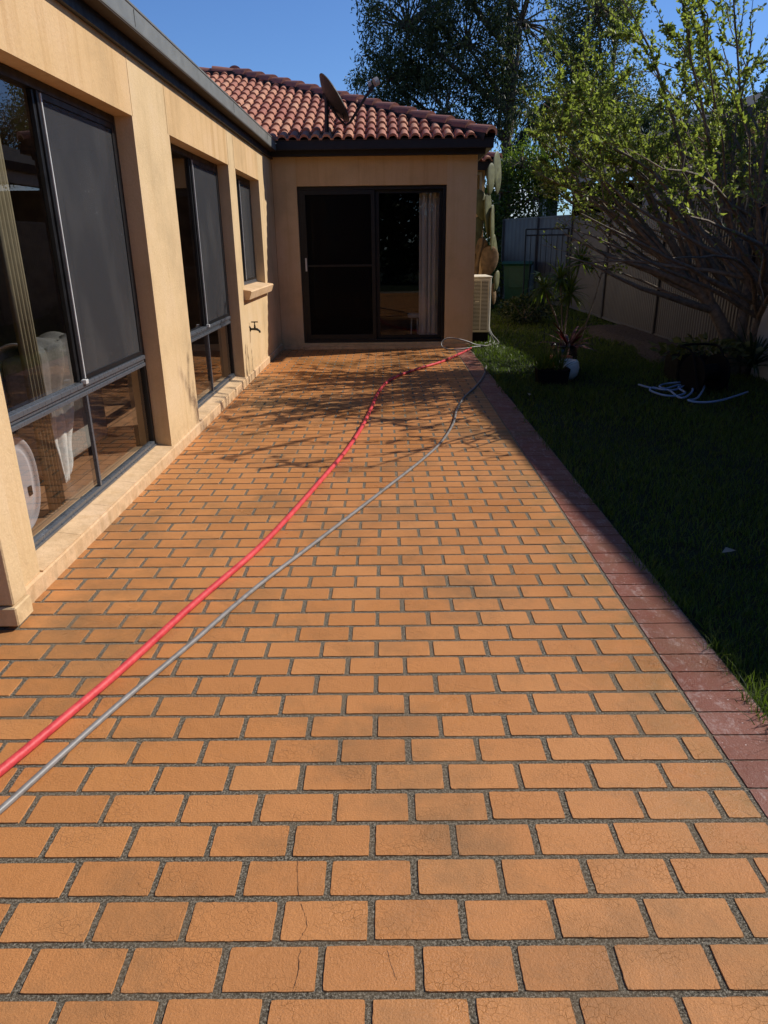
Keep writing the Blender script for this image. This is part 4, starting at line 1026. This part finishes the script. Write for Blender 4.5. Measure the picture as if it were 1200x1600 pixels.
# palm with hanging fronds behind
pr = thing('palm_tree', 'palm with thin hanging fronds against the sky behind the bright green tree', 'palm', (6.0, 30, -.05))
MB().tube([(0, 0, 0), (.1, 0, 3), (0, 0, 6.0)], [.2, .16, .14], 9).build('trunk', 'bark_gum', pr)
P = []; Dv = []; rb_ = MB(); rnd = random.Random(4)
for k in range(22):
    an = k*2.4; el = rnd.uniform(.0, 1.1); d = Vector((math.cos(an)*math.cos(el), math.sin(an)*math.cos(el), math.sin(el)))
    p = Vector((0, 0, 6.0)); pts = [p]
    for i in range(12):
        d = (d+Vector((0, 0, -.16))).normalized(); p = p+d*.16; pts.append(p)
        for s in range(8):
            q = pts[-2].lerp(p, s/8); sd = d.cross(Vector((0, 0, 1))).normalized()*(1 if s % 2 else -1)
            P.append(tuple(q)); Dv.append(tuple(sd*.5+Vector((0, 0, -.9))+d*.3))
    rb_.tube(pts, [.018-.001*i for i in range(13)], 4)
rb_.build('frond_ribs', 'leaf_palm', pr)
V1, F1 = leaf_arrays(np.array(P), np.array(Dv), .55, .05, np.random.default_rng(2)); fast_mesh('fronds', V1, F1, 'leaf_palm', pr)

# ---- prickly pear beside the air conditioner
cb = Vector((1.78, 13.95, 0))
ca = thing('prickly_pear_cactus', 'tall old prickly pear cactus with broad flat pads behind the air conditioner', 'cactus', cb)
MB().tube(smooth_path([(-.18, 0, -.05), (-.16, 0, .6), (-.12, 0, 1.15), (-.02, 0, 1.7)], 5), [.075]*6+[.065]*5+[.05]*5, 9).tube(smooth_path([(.06, 0, -.05), (.05, .05, .7), (.10, 0, 1.4)], 5), [.07]*11, 9).build('trunk', 'cactus_old', ca, smooth=True)
pads = [((.10, 0, 2.68), .13, .27, 8, 52, 0), ((.25, .25, 2.80), .20, .36, -6, 62, 0), ((-.06, .0, 2.25), .17, .28, -24, 30, 0), ((.08, 0, 2.08), .14, .40, -4, 55, 0), ((.16, 0, 1.85), .13, .42, 3, 70, 0),
        ((-.16, -.05, 1.75), .16, .34, 24, 35, 0), ((.12, -.05, 1.30), .17, .27, 8, 10, 1), ((-.17, 0, 1.30), .12, .30, -18, 40, 1), ((.28, 0, .95), .085, .19, 14, 50, 0), ((.24, 0, .72), .08, .20, -4, 60, 1), ((-.05, 0, 1.55), .16, .17, 80, 20, 1), ((.24, .1, 1.5), .12, .28, -20, 65, 0)]
for (c_, wx_, hz_, tilt, yaw, old) in pads:
    mb = MB(); vs = []; fs = []; nr, sg = 10, 20
    for i in range(nr+1):
        ph = -math.pi/2+math.pi*i/nr; zz = math.sin(ph); rr_ = math.cos(ph)*(1+.22*zz)
        for k in range(sg):
            an = 2*math.pi*k/sg; vs.append(Vector((rr_*math.cos(an)*wx_, rr_*math.sin(an)*.032+.01*math.sin(zz*3), zz*hz_)))
    M_ = Matrix.Rotation(rad(yaw), 3, 'Z') @ Matrix.Rotation(rad(tilt), 3, 'Y')
    vs = [M_ @ v_+Vector(c_) for v_ in vs]
    for i in range(nr):
        for k in range(sg): fs.append((i*sg+k, i*sg+(k+1) % sg, (i+1)*sg+(k+1) % sg, (i+1)*sg+k))
    mb.add(vs, fs).build('pad', 'cactus_old' if old else 'cactus_skin', ca, smooth=True)

# trees added behind the camera to darken the door glass and cut sky light
for i, (x, y, sd) in enumerate(((-5.0, -8.5, 51), (0.2, -9.3, 52), (5.2, -8.2, 53))):
    crown_tree('reflection_tree', ('tree added out of view behind the viewer, house side, to darken door reflections', 'tree added out of view behind the viewer, in the middle, to darken door reflections', 'tree added out of view behind the viewer, fence side, to darken door reflections')[i], (x, y, -.05), .2, 6,
        [(x-1.2, y, 5.0, 1, 2.0, 1.3, 2.3), (x+1.2, y, 6.0, 1, 2.0, 1.3, 2.4), (x, y, 2.2, 1, 2.6, 1.2, 1.9)], 'leaf_dark', 'bark_gum', 190, 70, .32, .5, sd, .2, group='trees added behind the viewer for reflections', cl=.7)
# ================================================================== fence
fn = thing('side_fence', 'dark grey brown corrugated steel fence along the right side of the lawn', 'fence', (4.82, 13, 0))
def panel(A, B, z0, z1, parent, off, rib=.095, depth=.018):
    A, B = Vector(A), Vector(B); L_ = (B-A).length; T = (B-A).normalized(); S = Vector((-T.y, T.x, 0)); n_ = int(L_/rib)
    prof = []
    for i in range(n_):
        a_ = i*rib
        prof += [(a_, 0), (a_+rib*.42, 0), (a_+rib*.55, depth), (a_+rib*.87, depth)]
    prof.append((L_, 0)); vs = []
    for z in (z0, z1):
        for a_, d in prof: vs.append(A+T*min(a_, L_)+S*d+Vector((0, 0, z))-off)
    m_ = len(prof); mb = MB().add(vs, [(i, i+1, i+1+m_, i+m_) for i in range(m_-1)])
    o = mb.build('panel', 'fence_steel', parent); q = o.modifiers.new('t', 'SOLIDIFY'); q.thickness = .003; return o
def post(p, z1, parent, off, w=.035):
    p = Vector(p)-off; return MB().box(p.x-w, p.x+w, p.y-w, p.y+w, -.05, z1, 0, .004).build('post', 'fence_post', parent)
def rail(A, B, z, parent, off):
    A, B = Vector(A)-off, Vector(B)-off; T = (B-A).normalized(); S = Vector((-T.y, T.x, 0))*.026; h = Vector((0, 0, .022)); Z = Vector((0, 0, z))
    vs = [p+s_*S+k_*h+Z for p in (A, B) for s_ in (-1, 1) for k_ in (-1, 1)]
    return MB().add(vs, [(0, 1, 3, 2), (4, 6, 7, 5), (0, 4, 5, 1), (2, 3, 7, 6), (0, 2, 6, 4), (1, 5, 7, 3)]).build('rail', 'fence_steel', parent)
FO = Vector((4.82, 13, 0)); FYs = [19.75, 16.42, 13.16, 9.9, 6.6, 3.3, 0, -3.3]
for a_, b_ in zip(FYs, FYs[1:]):
    panel((4.83, a_-.03, 0), (4.83, b_+.03, 0), .02, 2.19, fn, FO); rail((4.83, a_-.036, 0), (4.83, b_+.036, 0), 2.21, fn, FO); rail((4.83, a_-.036, 0), (4.83, b_+.036, 0), .03, fn, FO)
for y in FYs: post((4.82, y, 0), 2.235, fn, FO)
bf = thing('back_fence', 'dark steel fence across the end of the yard behind the green bin', 'fence', (4.2, 21, 0)); FO2 = Vector((4.2, 21, 0))
BP = [(4.80, 19.82), (4.22, 21.15), (3.52, 22.75)]
for (a_, b_) in zip(BP, BP[1:]): panel((*a_, 0), (*b_, 0), .0, 2.24, bf, FO2, .2, .008); rail((*a_, 0), (*b_, 0), 2.26, bf, FO2)
for p in BP[1:]: post((*p, 0), 2.27, bf, FO2, .045)
# iron gate leaning on it
gm = thing('iron_gate', 'black iron bar gate leaning against the back fence', 'gate', (4.25, 20.15, 0))
def yb(x, k=0): return (x-4.25)*-1.05+0
mb = MB(); bars = MB()
gx0, gx1 = -.50, .50
def gpnt(x, z): return (x, -.55*x-.10+.10*z*.5, z)
for z in (.16, 1.80, 1.95): mb.tube([gpnt(gx0, z), gpnt(gx1, z)], .019, 6)
for x in (gx0, gx1): mb.tube([gpnt(x, .08), gpnt(x, 1.95)], .022, 6)
for x in (-.22, .12): mb.tube([gpnt(x, 1.80), gpnt(x, 1.95)], .012, 6)
mb.build('gate_frame', 'iron_black', gm)
for i in range(1, 8):
    x = gx0+(gx1-gx0)*i/8; MB().tube([gpnt(x, .16), gpnt(x, 1.80)], .010, 6).build('bar', 'iron_black', gm)

# green wheelie bin
bn = thing('wheelie_bin', 'dark green wheelie bin with lid closed standing before the back fence', 'bin', (3.66, 20.9, 0), rz=-.25)
mb = MB(); vs = []
for z, s_ in ((.05, .80), (.5, .90), (1.02, 1.0), (1.06, 1.05)):
    vs += [(-.36*s_, -.30*s_, z), (.36*s_, -.30*s_, z), (.36*s_, .34*s_, z), (-.36*s_, .34*s_, z)]
fs = [(i*4+k, i*4+(k+1) % 4, (i+1)*4+(k+1) % 4, (i+1)*4+k) for i in range(3) for k in range(4)]+[(3, 2, 1, 0)]
mb.add(vs, fs); mb.box(-.20, .20, -.305, -.285, .45, .95).build('body', 'bin_green', bn, bevel=.02)
mb = MB().prism([(-.36, 1.062), (.40, 1.062), (.42, 1.085), (.30, 1.12), (0, 1.145), (-.30, 1.11), (-.40, 1.08)], 'x', -.41, .41); mb.build('lid', 'bin_green', bn, bevel=.012)
for s in (-1, 1): MB().tube([(s*.30, .30, .10), (s*.35, .30, .10)], .10, 18).build('wheel', 'black_plastic', bn)
MB().tube([(-.30, .40, 1.03), (.30, .40, 1.03)], .018, 8).build('handle', 'bin_green', bn)

# pale rendered wall section at the right edge
gw = MB().box(4.70, 4.78, 6.7, 9.25, -.05, 1.32, 0, .01).build('garden_wall', 'pale_render'); tag(gw, 'low pale grey rendered wall at the right edge behind the tree trunks', 'wall')

# ================================================================== neighbour house
nh = thing('neighbour_house', 'neighbour house with dark gutters and pale walls beyond the side fence', 'house', (6.4, 14, 0)); NO = Vector((6.4, 14, 0))
def nadd(mb, name, mat, bevel=0):
    o = mb.build(name, mat, nh, bevel=bevel); o.location = -NO; return o
# taller block out of view to the right, added so its eave shades the lawn
A1, A2 = Vector((6.93, 4.27, 0)), Vector((6.33, 10.9, 0))
T = (A2-A1).normalized(); S = Vector((T.y, -T.x, 0))
def strip(mb, a_, b_, o0, o1, z0, z1, mi=0):
    vs = [p+S*s_+Vector((0, 0, z)) for p in (a_, b_) for s_ in (o0, o1) for z in (z0, z1)]
    return mb.add(vs, [(0, 1, 3, 2), (4, 6, 7, 5), (0, 4, 5, 1), (2, 3, 7, 6), (0, 2, 6, 4), (1, 5, 7, 3)], mi)
mb = MB(); strip(mb, A1+T*.4, A2-T*.4, .45, 8, -.05, 4.98); nadd(mb, 'wall', 'neighbour_wall')
mb = MB(); strip(mb, A1, A2, 0, .10, 5.05, 5.2); strip(mb, A1, A2, .10, .45, 5.0, 5.04); nadd(mb, 'gutter', 'fascia_paint')
a_, b_, h_ = A1, A2, 3.2
q = [a_+Vector((0, 0, 5.2)), b_+Vector((0, 0, 5.2)), b_+S*8.5+Vector((0, 0, 5.2)), a_+S*8.5+Vector((0, 0, 5.2)), a_+T*h_+S*h_+Vector((0, 0, 6.4)), b_-T*h_+S*h_+Vector((0, 0, 6.4))]
mb = MB().add(q, [(0, 1, 5, 4), (1, 2, 5), (2, 3, 4, 5), (3, 0, 4)]); nadd(mb, 'roof', 'roof_grey')
# lower part seen through the branches
B1, B2 = Vector((6.20, 11.1, 0)), Vector((5.17, 26.4, 0)); T2 = (B2-B1).normalized(); S2 = Vector((T2.y, -T2.x, 0)); S_old = S; S = S2
mb = MB(); strip(mb, B1, B2, 0, .12, 3.50, 3.70); nadd(mb, 'gutter', 'fascia_paint')
mb = MB(); strip(mb, B1, B2, .12, .55, 3.49, 3.52); nadd(mb, 'soffit', 'post_cream')
w_end = B1.lerp(B2, .50)
mb = MB(); strip(mb, B1, w_end, .55, 6, -.05, 3.48); nadd(mb, 'wall', 'neighbour_wall')
mb = MB(); strip(mb, w_end, B2, 5.0, 5.3, -.05, 3.48); nadd(mb, 'wall', 'room_dark')  # dark sheet standing for the shade inside the carport
pp = B1.lerp(B2, .965); mb = MB(); strip(mb, pp-T2*.22, pp+T2*.22, .12, .50, -.05, 3.48); nadd(mb, 'pillar', 'post_cream')
mb = MB(); strip(mb, B2-T2*.25, B2-T2*.10, 1.2, 5.2, -.05, 3.48); nadd(mb, 'wall', 'room_dark')  # dark sheet added to keep bright sky out of the carport opening
# beam under the carport eave
mb = MB(); strip(mb, w_end, B2, .14, .40, 3.20, 3.48); nadd(mb, 'beam', 'post_cream')
q = [B1+Vector((0, 0, 3.7)), B2+Vector((0, 0, 3.7)), B2+S2*9+Vector((0, 0, 3.7)), B1+S2*9+Vector((0, 0, 3.7)), B1+S2*4.5+Vector((0, 0, 5.3)), B2-T2*4+S2*4.5+Vector((0, 0, 5.3))]
mb = MB().add(q, [(0, 1, 5, 4), (1, 2, 5), (2, 3, 4, 5), (3, 0, 4)]); nadd(mb, 'roof', 'roof_grey')
# windows on that wall
for fr in (.10, .30):
    c_ = B1.lerp(w_end, fr*2); mb = MB(); strip(mb, c_, c_+T2*1.1, .50, .549, 2.1, 2.95); o = nadd(mb, 'window', 'frame_black')
# lean-to with grey tiles and white gutter
C1, C2 = Vector((5.62, 10.9, 0)), Vector((5.38, 15.4, 0)); T3 = (C2-C1).normalized(); S = S3 = Vector((T3.y, -T3.x, 0))
mb = MB(); strip(mb, C1, C2, 0, .10, 2.40, 2.52); nadd(mb, 'gutter', 'pale_render')
mb = MB(); strip(mb, C1+T3*.2, C2-T3*.2, .30, 1.0, -.05, 2.40); nadd(mb, 'wall', 'neighbour_wall')
mb = MB(); slope = rad(22); 
Vv = (S3*math.cos(slope)+Vector((0, 0, math.sin(slope))))
tiles(mb, C1+Vector((0, 0, 2.53)), T3, Vv, 0, 4.5, 1.0, lambda u, v: True, .15, .3); nadd(mb, 'roof', 'roof_grey')
mb = MB(); mb.add([C1+Vector((0, 0, 2.525)), C2+Vector((0, 0, 2.525)), C2+Vv*1.2+Vector((0, 0, 2.525)), C1+Vv*1.2+Vector((0, 0, 2.525))], [(0, 1, 2, 3)]); nadd(mb, 'roof_lining', 'tile_under')

# ================================================================== pots and small plants
def strap_leaves(mb, c, n_, L_, w, rnd, droop=.9, el=(.5, 1.4), mi=0):
    for k in range(n_):
        an = rnd.uniform(0, 2*math.pi); e = rnd.uniform(*el); d = Vector((math.cos(an)*math.cos(e), math.sin(an)*math.cos(e), math.sin(e))); p = Vector(c)
        S_ = Vector((-math.sin(an), math.cos(an), 0)); Lk = L_*rnd.uniform(.6, 1.15); m_ = 6; vs = []
        for i in range(m_+1):
            ww = w*(math.sin(math.pi*min(1, (.12+i/m_*.9)))**.6)*(1 if i < m_ else .05); up_ = S_.cross(d)
            vs += [p-S_*ww/2+up_*ww*.15, p, p+S_*ww/2+up_*ww*.15]
            d = (d+Vector((0, 0, -droop/m_*rnd.uniform(.6, 1.2)))).normalized(); p = p+d*Lk/m_
        fs = []
        for i in range(m_):
            for q in (0, 1): fs.append((i*3+q, i*3+q+1, i*3+q+4, i*3+q+3))
        mb.add(vs, fs, mi)
# dracaena on two thin stems
rnd = random.Random(31)
dr = thing('dracaena', 'spiky dracaena with narrow leaf tufts on thin bare stems', 'plant', (2.38, 9.80, .05))
st_ = MB(); tuft = MB()
for top, bend in (((-.10, 0, 1.10), .02), ((.16, .05, 1.32), -.03), ((-.28, .1, .98), .05), ((.02, -.1, .92), 0)):
    b_ = (rnd.uniform(-.03, .03), 0, 0); mid = ((b_[0]+top[0])*.4+bend, top[1]*.5, top[2]*.5); st_.tube(smooth_path([b_, mid, top], 5), .011, 6)
    strap_leaves(tuft, top, 90, .33, .020, rnd, 1.3, (-.5, 1.4))
strap_leaves(tuft, (-.36, 0, 1.18), 8, .16, .05, rnd, .6, (.0, .5))
st_.build('stem', 'bark_grey', dr); tuft.build('leaves', 'leaf_bright', dr)
# leaning sapling
sp = thing('sapling', 'thin leaning sapling with a few pale leaves in front of the fence', 'plant', (2.52, 9.85, .0))
st_ = MB(); pts = smooth_path([(0, 0, 0), (.16, 0, .55), (.30, 0, 1.15), (.36, 0, 1.7), (.35, 0, 2.05)], 6); st_.tube(pts, [.012-.0004*i for i in range(len(pts))], 6)
tw = [((.30, 0, 1.15), (.05, 0, 1.42)), ((.33, 0, 1.4), (.62, 0, 1.55)), ((.36, 0, 1.7), (.12, 0, 1.98)), ((.30, 0, 1.2), (.60, .0, 1.30))]
for a_, b_ in tw: st_.tube([a_, Vector(a_).lerp(Vector(b_), .5)+Vector((0, 0, .05)), b_], [.007, .005, .003], 5)
st_.build('stem', 'bark_grey', sp)
P = []; Dv = []
for a_, b_ in tw+[((.35, 0, 1.8), (.35, 0, 2.1))]:
    for k in range(26):
        t_ = rnd.uniform(.35, 1.05); p = Vector(a_).lerp(Vector(b_), t_); P.append(tuple(p)); Dv.append((rnd.gauss(0, .7), rnd.gauss(0, .7), rnd.gauss(.1, .6)))
V1, F1 = leaf_arrays(np.array(P), np.array(Dv), .075, .45, np.random.default_rng(5)); fast_mesh('leaves', V1, F1, 'leaf_spring', sp)
def pot(name, label, loc, prof, mat, plant=None, rx=0):
    t_ = thing(name, label, 'pot', loc); t_.rotation_euler = (rx, 0, 0)
    MB().lathe(prof, seg=32).build('pot_body', mat, t_, smooth=True)
    zt = prof[-1][1]; mb = MB().lathe([(0, zt), (prof[-1][0], zt)], seg=24); mb.build('soil', 'soil', t_); return t_
bp = pot('black_glazed_pot', 'round glossy black pot holding the burgundy plant', (2.34, 9.62, -.02), [(0, 0), (.11, 0), (.17, .08), (.20, .20), (.18, .31), (.165, .34), (.18, .36), (.16, .36), (.15, .31)], 'black_glaze')
br = thing('bromeliad', 'burgundy strap leaved bromeliad spilling from the black pot', 'plant', (2.42, 9.62, .29)); mb = MB(); strap_leaves(mb, (0, 0, 0), 34, .46, .045, rnd, 1.0, (.25, 1.3)); mb.build('leaves', 'leaf_burgundy', br)
pot('terracotta_pot', 'orange terracotta pot half hidden behind the white pot', (2.25, 9.30, -.02), [(0, 0), (.09, 0), (.13, .20), (.145, .20), (.145, .25), (.125, .25), (.12, .22)], 'terracotta_pot')
pot('white_pot', 'round white pot catching the light at the end of the rectangular planter', (2.27, 9.04, -.02), [(0, 0), (.09, 0), (.14, .06), (.155, .15), (.135, .225), (.12, .24), (.11, .235), (.11, .20)], 'white_ceramic')
# rectangular planter with grassy plant
pb = thing('trough_planter', 'black rectangular trough planter on the lawn edge', 'planter', (2.02, 8.75, -.03)); mb = MB()
mb.prism([(-.17, 0), (.17, 0), (.20, .20), (.18, .20), (.165, .17), (-.165, .17), (-.18, .20), (-.20, .20)], 'y', -.10, .10); mb.box(-.17, .17, -.108, -.102, .01, .185); mb.box(-.17, .17, .102, .108, .01, .185); mb.build('trough', 'black_plastic', pb)
MB().box(-.16, .16, -.095, .095, .171, .178).build('soil', 'soil', pb)
gp_ = thing('grassy_plant', 'arching green strap leaved plant growing in the trough planter', 'plant', (2.0, 8.75, .13)); mb = MB()
for k in range(5): strap_leaves(mb, (-.13+.065*k, rnd.uniform(-.05, .05), 0), 26, .36, .014, rnd, .9, (.8, 1.5))
mb.build('leaves', 'leaf_bright', gp_)
# dark planter box with broad leaves at the foot of the tree
pb = thing('square_planter', 'black square planter in front of the tree trunks', 'planter', (3.78, 8.95, -.03)); MB().box(-.24, .24, -.22, .22, 0, .32, 0, .015).build('trough', 'black_plastic', pb)
pl_ = thing('broad_leaf_plant', 'low plant with broad pale edged leaves spreading from the square planter', 'plant', (3.98, 8.95, .28))
P = []; Dv = []
for k in range(190):
    an = rnd.uniform(0, 6.28); q = rnd.uniform(.05, .55); P.append((math.cos(an)*q*1.2, math.sin(an)*q*.6, rnd.uniform(.0, .20)*(1-q*.6))); Dv.append((math.cos(an), math.sin(an)*.8-.3, rnd.gauss(.15, .4)))
V1, F1 = leaf_arrays(np.array(P), np.array(Dv), .13, .55, np.random.default_rng(8)); fast_mesh('leaves', V1, F1, 'leaf_variegated', pl_)
fr_ = thing('arching_fern', 'dark fern with long arching fronds at the right edge of the lawn', 'plant', (4.45, 8.75, .05)); mb = MB(); strap_leaves(mb, (0, 0, .1), 60, .62, .03, rnd, 1.1, (.4, 1.4)); mb.build('leaves', 'leaf_dark', fr_)
bush('low_shrub', 'low dark leafy shrub between the dracaena and the back fence', (3.0, 15.9, 0), .55, .55, 1400, .085, 'leaf_dark', 41)
bush('spiky_clump', 'dark clump of leaves at the foot of the green bin', (2.62, 19.6, 0), .35, .55, 500, .2, 'leaf_dark', 42, .14)
# fallen dry leaves
dry = MB().add([(-.05, -.012, 0), (0, -.022, .012), (.055, 0, .004), (0, .022, .014)], [(0, 1, 2), (0, 2, 3)]).build('dry_leaf', 'leaf_dry')
spots = [(1.83, 3.52, .03, .3, 'curled dry leaf on the dark lawn right of the paving', 1.0), (1.57, 7.83, .03, 1.2, 'dry leaf on the lawn just past the grey hose end', 1.1), (.95, 7.05, .012, 2.0, 'small dry leaf on the paving in the shade near the border', .8), (-1.55, 2.35, .01, .7, 'tiny pale leaf on the paving by the wall corner', .4)]
for i, (x, y, z, rz_, lab, s_) in enumerate(spots):
    o = dry if i == 0 else dry.copy()
    if i: COL.objects.link(o)
    o.location = (x, y, z); o.rotation_euler = (.15, .1, rz_); o.scale = (s_, s_, s_); tag(o, lab, 'leaf', 'fallen dry leaves')

C.render.resolution_x = 768; C.render.resolution_y = 1024
C.render.engine = 'CYCLES'
C.cycles.max_bounces = 8; C.cycles.transparent_max_bounces = 12
